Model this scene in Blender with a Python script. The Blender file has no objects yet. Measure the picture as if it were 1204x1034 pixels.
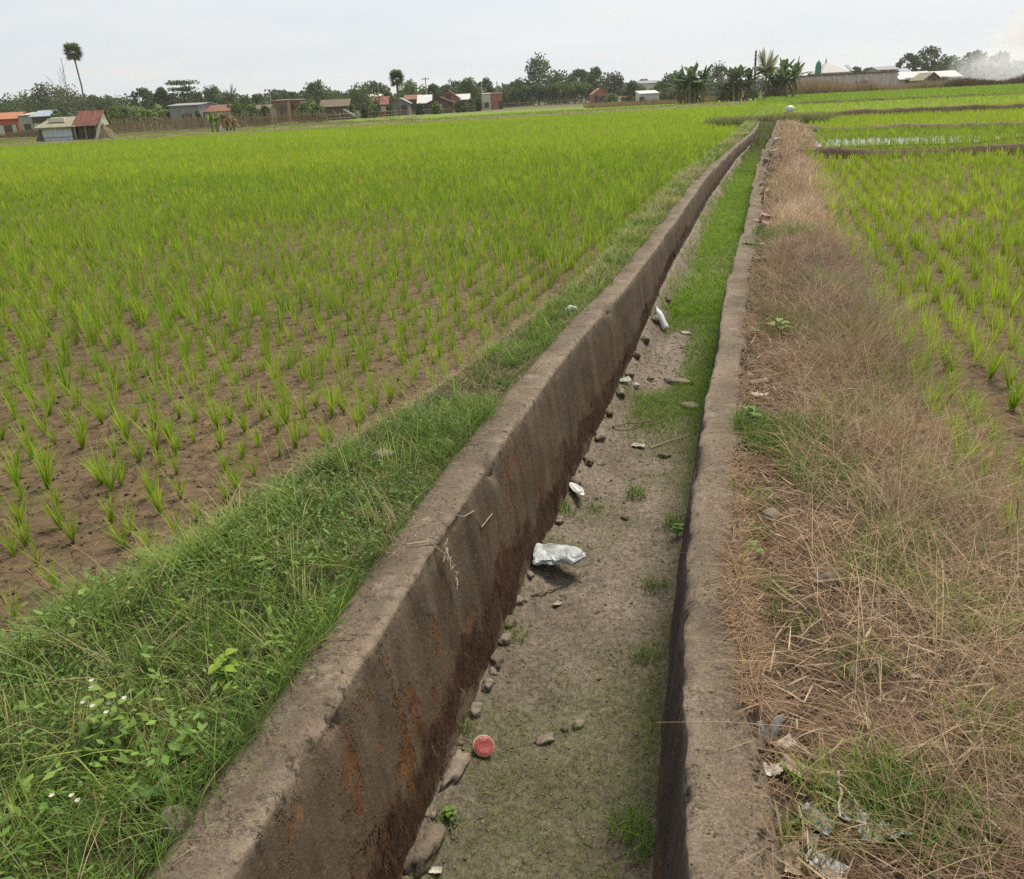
import bpy, bmesh, math, random
import numpy as np
from mathutils import Matrix, Vector, noise as mnoise

rng = np.random.default_rng(7)
random.seed(7)
SC = bpy.context.scene
COL = SC.collection
PI = math.pi

# ------------------------------------------------------------------ camera model
F, HY, SLOPE, CAMH = 1000.0, 117.0, -0.05, 1.6
ROLL = math.atan(-SLOPE)
PITCH = math.atan((517 - HY) * math.cos(ROLL) / F)

def ray(px, py):
    x = (px - 602) / F; y = -(py - 517) / F
    xr = x * math.cos(ROLL) + y * math.sin(ROLL)
    yr = -x * math.sin(ROLL) + y * math.cos(ROLL)
    return xr, math.cos(PITCH) + yr * math.sin(PITCH), -math.sin(PITCH) + yr * math.cos(PITCH)

def at(px, py, Y):                       # measured pixel -> (X, z) at distance Y
    a, b, c = ray(px, py)
    return a * Y / b, CAMH + c * Y / b

def gp(px, py, z):                       # measured pixel -> point on the level z
    a, b, c = ray(px, py)
    t = (z - CAMH) / c
    return a * t, b * t

cam = bpy.data.cameras.new('camera')
cam.sensor_fit = 'HORIZONTAL'; cam.sensor_width = 36.0; cam.lens = F / 1204 * 36.0
cam.clip_start = 0.05; cam.clip_end = 6000
camo = bpy.data.objects.new('camera', cam); COL.objects.link(camo)
camo.matrix_world = Matrix.Translation((0, 0, CAMH)) @ Matrix.Rotation(PI / 2 - PITCH, 4, 'X') @ Matrix.Rotation(-ROLL, 4, 'Z')
SC.camera = camo

# ------------------------------------------------------------------ noise
def _h(ix, iy, iz, seed):
    n = (ix * 374761393 + iy * 668265263 + iz * 2147483647 + seed * 974634541) & 0xFFFFFFFF
    n = ((n ^ (n >> 13)) * 1274126177) & 0xFFFFFFFF
    return ((n ^ (n >> 16)) & 0xFFFF) / 65535.0

def vn(x, y, z=0.0, seed=0):
    x = np.asarray(x, float); y = np.asarray(y, float) + 0 * x; z = np.asarray(z, float) + 0 * x
    ix = np.floor(x).astype(np.int64); iy = np.floor(y).astype(np.int64); iz = np.floor(z).astype(np.int64)
    fx, fy, fz = x - ix, y - iy, z - iz
    fx = fx * fx * (3 - 2 * fx); fy = fy * fy * (3 - 2 * fy); fz = fz * fz * (3 - 2 * fz)
    r = 0
    for a in (0, 1):
        for b in (0, 1):
            for c in (0, 1):
                w = (fx if a else 1 - fx) * (fy if b else 1 - fy) * (fz if c else 1 - fz)
                r = r + w * _h(ix + a, iy + b, iz + c, seed)
    return r * 2 - 1

def fbm(x, y, z=0.0, seed=0, o=3):
    r, a, f = 0, 1.0, 1.0
    for i in range(o):
        r = r + a * vn(np.asarray(x) * f, np.asarray(y) * f, np.asarray(z) * f, seed + i * 17)
        a *= .5; f *= 2.03
    return r / 1.75

def sstep(a, b, x):
    t = np.clip((x - a) / (b - a), 0, 1)
    return t * t * (3 - 2 * t)

# ------------------------------------------------------------------ object helpers
def tag(o, label=None, cat=None, group=None, kind=None):
    if label: o['label'] = label
    if cat: o['category'] = cat
    if group: o['group'] = group
    if kind: o['kind'] = kind
    return o

def empty(name, loc=(0, 0, 0), rz=0.0):
    o = bpy.data.objects.new(name, None); COL.objects.link(o)
    o.location = loc; o.rotation_euler = (0, 0, rz); o.empty_display_size = .1
    return o

def mesh_obj(name, me, mat=None, parent=None):
    o = bpy.data.objects.new(name, me); COL.objects.link(o)
    if mat: me.materials.append(mat)
    if parent: o.parent = parent
    return o

def raw(name, v, f, mat=None, parent=None, col=None, smooth=False):
    """v (N,3), f (M,k) int array or list of lists -> object"""
    me = bpy.data.meshes.new(name)
    if isinstance(f, np.ndarray):
        v = np.asarray(v, np.float32); M, k = f.shape
        me.vertices.add(len(v)); me.vertices.foreach_set('co', v.ravel())
        me.loops.add(M * k); me.loops.foreach_set('vertex_index', f.astype(np.int32).ravel())
        me.polygons.add(M)
        me.polygons.foreach_set('loop_start', np.arange(0, M * k, k, dtype=np.int32))
        me.polygons.foreach_set('loop_total', np.full(M, k, np.int32))
        me.update(calc_edges=True)
    else:
        me.from_pydata([tuple(p) for p in v], [], f); me.update()
    if col is not None:
        col = np.asarray(col, np.float32)
        dom = 'FACE' if len(col) == len(me.polygons) and len(col) != len(me.vertices) else 'POINT'
        a = me.attributes.new('Col', 'FLOAT_COLOR', dom)
        c4 = np.ones((len(col), 4), np.float32); c4[:, :3] = col
        a.data.foreach_set('color', c4.ravel())
    if smooth:
        me.polygons.foreach_set('use_smooth', np.ones(len(me.polygons), bool))
    return mesh_obj(name, me, mat, parent)

class MB:
    """collects simple shapes for ONE mesh object"""
    def __init__(s): s.v = []; s.f = []
    def add(s, v, f):
        n = len(s.v); s.v += [tuple(p) for p in v]; s.f += [[i + n for i in q] for q in f]
        return s
    def box(s, x0, x1, y0, y1, z0, z1):
        v = [(x, y, z) for z in (z0, z1) for y in (y0, y1) for x in (x0, x1)]
        return s.add(v, [[0, 2, 3, 1], [4, 5, 7, 6], [0, 1, 5, 4], [2, 6, 7, 3], [0, 4, 6, 2], [1, 3, 7, 5]])
    def tube(s, pts, rad, n=6):
        pts = [Vector(p) for p in pts]; rings = []
        if not hasattr(rad, '__len__'): rad = [rad] * len(pts)
        v = []
        for i, p in enumerate(pts):
            d = (pts[min(i + 1, len(pts) - 1)] - pts[max(i - 1, 0)])
            d = d.normalized() if d.length > 1e-9 else Vector((0, 0, 1))
            a = d.orthogonal().normalized()
            if i and abs(d.dot(pa)) < .95: a = (pa - d * pa.dot(d)).normalized()
            pa = a; b = d.cross(a)
            v += [p + (a * math.cos(2 * PI * k / n) + b * math.sin(2 * PI * k / n)) * rad[i] for k in range(n)]
        f = []
        for i in range(len(pts) - 1):
            for k in range(n):
                f.append([i * n + k, i * n + (k + 1) % n, (i + 1) * n + (k + 1) % n, (i + 1) * n + k])
        f.append(list(range(n))[::-1]); f.append([(len(pts) - 1) * n + k for k in range(n)])
        return s.add(v, f)
    def slab(s, a, b, c, d, t):
        """quad a b c d thickened along its normal by t"""
        a, b, c, d = map(Vector, (a, b, c, d)); nn = (b - a).cross(d - a).normalized() * t
        return s.add([a, b, c, d, a + nn, b + nn, c + nn, d + nn], [[3, 2, 1, 0], [4, 5, 6, 7], [0, 1, 5, 4], [1, 2, 6, 5], [2, 3, 7, 6], [3, 0, 4, 7]])
    def lathe(s, prof, n=20, M=None):
        v = []
        for (r, z) in prof:
            v += [(r * math.cos(2 * PI * k / n), r * math.sin(2 * PI * k / n), z) for k in range(n)]
        if M is not None: v = [M @ Vector(p) for p in v]
        f = []
        for i in range(len(prof) - 1):
            for k in range(n):
                f.append([i * n + k, i * n + (k + 1) % n, (i + 1) * n + (k + 1) % n, (i + 1) * n + k])
        f.append(list(range(n))[::-1]); f.append([(len(prof) - 1) * n + k for k in range(n)])
        return s.add(v, f)
    def build(s, name, mat, parent=None, smooth=False):
        o = raw(name, s.v, s.f, mat, parent, smooth=smooth)
        bm = bmesh.new(); bm.from_mesh(o.data); bmesh.ops.recalc_face_normals(bm, faces=bm.faces); bm.to_mesh(o.data); bm.free()
        return o

# ------------------------------------------------------------------ materials
def new_mat(name):
    m = bpy.data.materials.new(name); m.use_nodes = True
    nt = m.node_tree; nt.nodes.clear()
    return m, nt.nodes, nt.links

def nd(ns, t, **k):
    n = ns.new(t)
    for a, b in k.items():
        if a in n.inputs.keys(): n.inputs[a].default_value = b
        else: setattr(n, a, b)
    return n

def leaf_mat(name, trans=.35, rough=.6, spec=.25):
    m, ns, ln = new_mat(name)
    at_ = nd(ns, 'ShaderNodeAttribute', attribute_name='Col')
    p = nd(ns, 'ShaderNodeBsdfPrincipled', Roughness=rough)
    p.inputs['Specular IOR Level'].default_value = spec
    t = nd(ns, 'ShaderNodeBsdfTranslucent'); mx = nd(ns, 'ShaderNodeMixShader'); mx.inputs[0].default_value = trans
    o = nd(ns, 'ShaderNodeOutputMaterial')
    ln.new(at_.outputs['Color'], p.inputs['Base Color']); ln.new(at_.outputs['Color'], t.inputs['Color'])
    ln.new(p.outputs[0], mx.inputs[1]); ln.new(t.outputs[0], mx.inputs[2]); ln.new(mx.outputs[0], o.inputs[0])
    return m

def surf(name, c1, c2, scale=5.0, rough=.85, bump=.3, stretch=(1, 1, 1), c3=None, s3=1.0, t3=.55, stripe=None, spec=.25, detail=6.0, bscale=None):
    """two-tone noise surface, optional third colour in patches and corrugation ridges (axis, wavelength)"""
    m, ns, ln = new_mat(name)
    tc = nd(ns, 'ShaderNodeTexCoord'); mp = nd(ns, 'ShaderNodeMapping'); mp.inputs['Scale'].default_value = stretch
    ln.new(tc.outputs['Object'], mp.inputs[0])
    n1 = nd(ns, 'ShaderNodeTexNoise', Scale=scale, Detail=detail, Roughness=.65); ln.new(mp.outputs[0], n1.inputs['Vector'])
    r1 = nd(ns, 'ShaderNodeValToRGB'); e = r1.color_ramp.elements
    e[0].position = .33; e[0].color = (*c1, 1); e[1].position = .68; e[1].color = (*c2, 1)
    ln.new(n1.outputs['Fac'], r1.inputs[0]); last = r1.outputs[0]
    if c3 is not None:
        n3 = nd(ns, 'ShaderNodeTexNoise', Scale=s3, Detail=7.0, Roughness=.7); ln.new(mp.outputs[0], n3.inputs['Vector'])
        r3 = nd(ns, 'ShaderNodeValToRGB'); r3.color_ramp.elements[0].position = t3; r3.color_ramp.elements[1].position = t3 + .08
        ln.new(n3.outputs['Fac'], r3.inputs[0])
        mx = nd(ns, 'ShaderNodeMixRGB'); ln.new(r3.outputs[0], mx.inputs[0]); ln.new(last, mx.inputs[1]); mx.inputs[2].default_value = (*c3, 1); last = mx.outputs[0]
    p = nd(ns, 'ShaderNodeBsdfPrincipled', Roughness=rough); p.inputs['Specular IOR Level'].default_value = spec
    ln.new(last, p.inputs['Base Color'])
    bp = nd(ns, 'ShaderNodeBump', Strength=bump, Distance=.02)
    nb = nd(ns, 'ShaderNodeTexNoise', Scale=bscale or scale * 4, Detail=5.0); ln.new(mp.outputs[0], nb.inputs['Vector'])
    ln.new(nb.outputs['Fac'], bp.inputs['Height']); nrm = bp.outputs[0]
    if stripe:
        ax, wl = stripe
        w = nd(ns, 'ShaderNodeTexWave', Scale=PI / (10 * wl) * 2, wave_type='BANDS', bands_direction=ax, wave_profile='SIN')
        ln.new(tc.outputs['Object'], w.inputs['Vector'])
        b2 = nd(ns, 'ShaderNodeBump', Strength=.8, Distance=.05); ln.new(w.outputs['Fac'], b2.inputs['Height']); ln.new(nrm, b2.inputs['Normal']); nrm = b2.outputs[0]
    ln.new(nrm, p.inputs['Normal'])
    o = nd(ns, 'ShaderNodeOutputMaterial'); ln.new(p.outputs[0], o.inputs[0])
    return m

M_leaf = leaf_mat('foliage', .3)
M_rice = leaf_mat('rice_leaf', .42, .55)
M_straw = leaf_mat('straw_blade', .2, .8, .1)
M_crown = leaf_mat('tree_leaves', .42, .7, .15)
M_bark = surf('bark', (.09, .07, .055), (.2, .17, .14), 6, bump=.5, stretch=(1, 1, .3))
M_palebark = surf('pale_bark', (.2, .18, .16), (.38, .35, .31), 6, bump=.4, stretch=(1, 1, .4))
M_stem = surf('banana_stem', (.12, .14, .05), (.28, .22, .12), 4, bump=.3, stretch=(1, 1, .3))

# ------------------------------------------------------------------ plan of the canal (measured)
_LY = [-8, 1.0, 1.5, 2.0, 2.75, 3.7, 5.4, 6.4, 8.2, 11.4, 12.4, 17.7, 21.1, 26.5, 34.9, 40, 48]
_LX = [-2.95, -.80, -.675, -.56, -.37, -.14, .36, .68, 1.29, 2.26, 2.57, 4.16, 5.28, 7.08, 9.98, 11.6, 14.0]
_RY = [-8, 1.0, 1.36, 2.0, 2.6, 3.12, 4.07, 5.65, 7.97, 8.83, 12.45, 15.22, 18.43, 23.9, 32.4, 40, 48]
_RX = [-1.6, .27, .335, .45, .575, .715, .98, 1.45, 2.12, 2.41, 3.55, 4.37, 5.37, 7.1, 9.91, 12.4, 14.9]
def smooth_tab(ys, xs):
    g = np.arange(-8, 48.01, .1); v = np.interp(g, ys, xs)
    k = np.ones(9) / 9
    for _ in range(2):
        w = np.convolve(np.pad(v, 4, mode='reflect', reflect_type='odd'), k, 'valid'); v = w
    return g, v
_gl, _vl = smooth_tab(_LY, _LX); _gr, _vr = smooth_tab(_RY, _RX)
def ext(Y, g, v, s=.31):
    Y = np.asarray(Y, float)
    return np.where(Y > 48, v[-1] + (Y - 48) * s, np.interp(Y, g, v) + np.minimum(Y + 8, 0) * .2)
def Li(Y): return ext(Y, _gl, _vl)
def Ri(Y): return ext(Y, _gr, _vr)
def Lo(Y): return Li(Y) - .2
def Ro(Y): return Ri(Y) + np.interp(Y, [0, 2, 5, 12], [.2, .2, .2, .22])
_LFY = [-5, 1, 2.84, 3.33, 4.06, 4.98, 6.34, 7.9, 10.9, 17.2, 26.7, 46.3, 60]
_LFW = [1.75, 1.65, 1.55, 1.4, 1.2, 1.0, .72, .62, .6, .6, .65, .8, .8]
def bankL(Y): return np.interp(Y, _LFY, _LFW)
def bankR(Y): return np.interp(Y, [-5, 2, 3.45, 5.6, 9.85, 22.9, 35, 48], [1.55, 1.45, 1.3, 1.2, 1.1, 1.2, 1.1, 1.1])
ZF_L, ZF_R = -.30, -.28
BED = -.85
END = 45.5

def wiggle(Y, s): return .12 * fbm(np.asarray(Y) * .9, s * 3.1, 0, 5) + .05 * fbm(np.asarray(Y) * 3.3, s * 7.1, 0, 6)

def zL(d, Y):
    b = bankL(Y) + wiggle(Y, 1)
    t = sstep(.45 * b, 1.08 * b, d)
    z = -.035 + (ZF_L + .035) * t
    z = z + .035 * fbm(d * 2.2, Y * 2.2, 0, 3) * sstep(.02, .2, d) * (1 - .4 * t)
    return z + .012 * fbm(d * 9, Y * 9, 0, 9)
def zR(d, Y):
    b = bankR(Y) + wiggle(Y, 2)
    t = sstep(.5 * b, 1.12 * b, d)
    z = -.06 - .03 * sstep(.0, .2, d) + .05 * np.sin(np.clip(d / b, 0, 1) * PI) + (ZF_R + .09) * t
    z = z + .05 * fbm(d * 1.9, Y * 1.9, 0, 23) * sstep(.02, .25, d) * (1 - .5 * t)
    return z + .015 * fbm(d * 8, Y * 8, 0, 29)
def ground_z(X, Y):
    dl = Lo(Y) - X; dr = X - Ro(Y)
    return np.where(dl > 0, zL(dl, Y), np.where(dr > 0, zR(dr, Y), 0.0))

# soil colours
MUD = np.array((.092, .062, .036)); MUD2 = np.array((.155, .110, .064)); GRS = np.array((.065, .058, .03)); STR = np.array((.125, .088, .060)); GREEN = np.array((.15, .21, .025))
def soil(X, Y):
    X = np.asarray(X, float); Y = np.asarray(Y, float) + 0 * X
    dl = Lo(Y) - X; dr = X - Ro(Y)
    n = (fbm(X * 1.3, Y * 1.3, 0, 41) * .5 + .5)[..., None]
    mud = MUD * (1 - n) + MUD2 * n
    tl = sstep(.55, .8, dl / (bankL(Y) + wiggle(Y, 1)))[..., None]
    tr = sstep(.85, 1.1, dr / (bankR(Y) + wiggle(Y, 2)))[..., None]
    fl = GRS * (1 - tl) + mud * tl
    fr = (STR * .55 + STR * .6 * n) * (1 - tr) + mud * tr
    c = np.where((dl > 0)[..., None], fl, fr)
    g = sstep(14, 60, Y)[..., None] * np.where((dl > 0)[..., None], tl, tr)
    c = c * (1 - g) + GREEN * (.85 + .3 * n) * g
    e = (sstep(46, 50, Y) * (1 - np.where(dl > 0, tl[..., 0], tr[..., 0])))[..., None]
    c = c * (1 - e) + np.array((.13, .16, .04)) * (.8 + .4 * n) * e
    far = sstep(150, 190, Y)[..., None]
    return c * (1 - far) + np.array((.12, .12, .05)) * (.8 + .4 * n) * far

# ------------------------------------------------------------------ ground sheet
def geo(a, b, s, g, cap=1e9):
    r = [a]
    while r[-1] < b:
        r.append(r[-1] + s); s = min(s * g, cap)
    return np.array(r)

def soil_mat():
    m, ns, ln = new_mat('soil')
    a = nd(ns, 'ShaderNodeAttribute', attribute_name='Col')
    tc = nd(ns, 'ShaderNodeTexCoord')
    n1 = nd(ns, 'ShaderNodeTexNoise', Scale=14.0, Detail=8.0, Roughness=.7); ln.new(tc.outputs['Object'], n1.inputs['Vector'])
    r1 = nd(ns, 'ShaderNodeMapRange'); r1.inputs[1].default_value = .3; r1.inputs[2].default_value = .7; r1.inputs[3].default_value = .5; r1.inputs[4].default_value = 1.45
    ln.new(n1.outputs['Fac'], r1.inputs[0])
    wp = nd(ns, 'ShaderNodeTexNoise', Scale=5.0, Detail=3.0); ln.new(tc.outputs['Object'], wp.inputs['Vector'])
    ad = nd(ns, 'ShaderNodeMixRGB'); ad.blend_type = 'ADD'; ad.inputs[0].default_value = .25
    ln.new(tc.outputs['Object'], ad.inputs[1]); ln.new(wp.outputs['Color'], ad.inputs[2])
    vo = nd(ns, 'ShaderNodeTexVoronoi', feature='DISTANCE_TO_EDGE', Scale=5.5); ln.new(ad.outputs[0], vo.inputs['Vector'])
    cr = nd(ns, 'ShaderNodeMapRange'); cr.inputs[1].default_value = .0; cr.inputs[2].default_value = .035; cr.inputs[3].default_value = .62; cr.inputs[4].default_value = 1.0
    ln.new(vo.outputs['Distance'], cr.inputs[0])
    mu = nd(ns, 'ShaderNodeMath', operation='MULTIPLY'); ln.new(r1.outputs[0], mu.inputs[0]); ln.new(cr.outputs[0], mu.inputs[1])
    mx = nd(ns, 'ShaderNodeVectorMath', operation='SCALE'); ln.new(a.outputs['Color'], mx.inputs[0]); ln.new(mu.outputs[0], mx.inputs['Scale'])
    p = nd(ns, 'ShaderNodeBsdfPrincipled', Roughness=.92); p.inputs['Specular IOR Level'].default_value = .15
    ln.new(mx.outputs[0], p.inputs['Base Color'])
    bp = nd(ns, 'ShaderNodeBump', Strength=.7, Distance=.02); ln.new(cr.outputs[0], bp.inputs['Height'])
    n2 = nd(ns, 'ShaderNodeTexNoise', Scale=45.0, Detail=6.0, Roughness=.7); ln.new(tc.outputs['Object'], n2.inputs['Vector'])
    b2 = nd(ns, 'ShaderNodeBump', Strength=.8, Distance=.015); ln.new(n2.outputs['Fac'], b2.inputs['Height']); ln.new(bp.outputs[0], b2.inputs['Normal'])
    ln.new(b2.outputs[0], p.inputs['Normal'])
    o = nd(ns, 'ShaderNodeOutputMaterial'); ln.new(p.outputs[0], o.inputs[0])
    return m
M_soil = soil_mat()

def grid_faces(nr, nc):
    i = np.arange(nr - 1)[:, None] * nc + np.arange(nc - 1)[None, :]
    return np.stack([i, i + 1, i + 1 + nc, i + nc], -1).reshape(-1, 4)

def build_ground():
    Ys = np.concatenate([np.linspace(-8, .6, 12)[:-1], geo(.6, 3000, .03, 1.018)])
    dl = geo(0, 2600, .035, 1.05)[::-1]; dr = geo(0, 2600, .035, 1.05)
    dl[-1] = .0
    Yg = Ys[:, None]
    XL = Lo(Yg) - dl[None, :] + .04; XR = Ro(Yg) + dr[None, :] - .04
    cut = (1 - sstep(END - .6, END, Yg))
    ZLm = zL(np.maximum(dl[None, :], 0) + 0 * Yg, Yg + 0 * dl[None, :]); ZRm = zR(dr[None, :] + 0 * Yg, Yg + 0 * dr[None, :])
    # middle: dips under the canal bed
    ml = Li(Yg) - .06; mr = Ri(Yg) + .06
    dip = -1.02 * cut - .05
    X = np.concatenate([XL, ml, mr, XR], 1); Z = np.concatenate([ZLm, dip, dip, ZRm], 1)
    Yf = np.broadcast_to(Yg, X.shape)
    c = soil(X, Yf)
    v = np.stack([X, Yf, Z], -1).reshape(-1, 3)
    o = raw('ground', v, grid_faces(*X.shape), M_soil, col=c.reshape(-1, 3), smooth=True)
    tag(o, 'brown earth of the paddy fields on both sides of the canal', 'ground', kind='structure')
build_ground()

# ------------------------------------------------------------------ canal bed
BEDCOL = None
def bed_base(Y): return -np.interp(Y, [0, 5.8, 7, 8, 9.5, 12, 18, 21, 26, 46], [.85, .85, .80, .72, .64, .60, .60, .55, .48, .42])
def led_(Y): return np.interp(Y, [0, 5, 7, 9, 20, 46], [.07, .07, .11, .17, .15, .12])
def bed_z(X, Y):
    t = np.clip((X - Li(Y)) / np.maximum(Ri(Y) - Li(Y), .1), 0, 1)
    z = bed_base(Y) + led_(Y) * sstep(.30, .08, t) + .08 * sstep(.86, 1, t) + .02 * fbm(X * 3, Y * 3, 0, 61) + .010 * fbm(X * 11, Y * 11, 0, 62) + .006 * fbm(X * 31, Y * 31, 0, 65)
    return z
def build_bed():
    Ys = geo(.4, 46, .02, 1.014, .25); t = np.linspace(-.03, 1.03, 60)
    Y = Ys[:, None]; X = (Li(Y) - .02) + (Ri(Y) - Li(Y) + .04) * t[None, :]
    Yf = np.broadcast_to(Y, X.shape); Z = bed_z(X, Yf)
    n = (fbm(X * 4, Yf * 4, 0, 71) * .5 + .5)[..., None]; m = sstep(.05, .45, fbm(X * 2.0, Yf * 1.5, 0, 73) + .35 * (t[None, :] - .5) + .1)[..., None]
    c = np.array((.165, .134, .104)) * (1 - n) + np.array((.30, .25, .20)) * n
    c = c * (1 - .5 * m) + np.array((.135, .140, .070)) * .5 * m
    o = raw('canal_bed', np.stack([X, Yf, Z], -1).reshape(-1, 3), grid_faces(*X.shape), M_soil2, col=c.reshape(-1, 3), smooth=True)
    tag(o, 'dry muddy canal bed with mossy patches between the two walls', 'canal bed', kind='structure')
def bed_mat():
    m, ns, ln = new_mat('bed_mud')
    a = nd(ns, 'ShaderNodeAttribute', attribute_name='Col'); tc = nd(ns, 'ShaderNodeTexCoord')
    n1 = nd(ns, 'ShaderNodeTexNoise', Scale=30.0, Detail=10.0, Roughness=.85); ln.new(tc.outputs['Object'], n1.inputs['Vector'])
    r1 = nd(ns, 'ShaderNodeMapRange'); r1.inputs[1].default_value = .32; r1.inputs[2].default_value = .66; r1.inputs[3].default_value = .2; r1.inputs[4].default_value = 1.6
    ln.new(n1.outputs['Fac'], r1.inputs[0])
    wp = nd(ns, 'ShaderNodeTexNoise', Scale=9.0, Detail=4.0); ln.new(tc.outputs['Object'], wp.inputs['Vector'])
    ad = nd(ns, 'ShaderNodeMixRGB'); ad.blend_type = 'ADD'; ad.inputs[0].default_value = .16; ln.new(tc.outputs['Object'], ad.inputs[1]); ln.new(wp.outputs['Color'], ad.inputs[2])
    vo = nd(ns, 'ShaderNodeTexVoronoi', feature='DISTANCE_TO_EDGE', Scale=15.0); ln.new(ad.outputs[0], vo.inputs['Vector'])
    cr = nd(ns, 'ShaderNodeMapRange'); cr.inputs[1].default_value = 0; cr.inputs[2].default_value = .05; cr.inputs[3].default_value = .5; cr.inputs[4].default_value = 1; ln.new(vo.outputs['Distance'], cr.inputs[0])
    gn = nd(ns, 'ShaderNodeTexNoise', Scale=3.5, Detail=3.0); ln.new(tc.outputs['Object'], gn.inputs['Vector']); gm = nd(ns, 'ShaderNodeMapRange'); gm.inputs[1].default_value = .42; gm.inputs[2].default_value = .58; ln.new(gn.outputs['Fac'], gm.inputs[0])
    cm = nd(ns, 'ShaderNodeMixRGB'); ln.new(gm.outputs[0], cm.inputs[0]); cm.inputs[1].default_value = (1, 1, 1, 1); ln.new(cr.outputs[0], cm.inputs[2]); mm = nd(ns, 'ShaderNodeMath', operation='MULTIPLY'); ln.new(cm.outputs[0], mm.inputs[0]); ln.new(r1.outputs[0], mm.inputs[1])
    mx = nd(ns, 'ShaderNodeVectorMath', operation='SCALE'); ln.new(a.outputs['Color'], mx.inputs[0]); ln.new(mm.outputs[0], mx.inputs['Scale'])
    p = nd(ns, 'ShaderNodeBsdfPrincipled', Roughness=.9); p.inputs['Specular IOR Level'].default_value = .15; ln.new(mx.outputs[0], p.inputs['Base Color'])
    b2 = nd(ns, 'ShaderNodeBump', Strength=1.0, Distance=.02); ln.new(n1.outputs['Fac'], b2.inputs['Height']); ln.new(b2.outputs[0], p.inputs['Normal'])
    o = nd(ns, 'ShaderNodeOutputMaterial'); ln.new(p.outputs[0], o.inputs[0])
    return m
M_soil2 = bed_mat()
build_bed()

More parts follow.
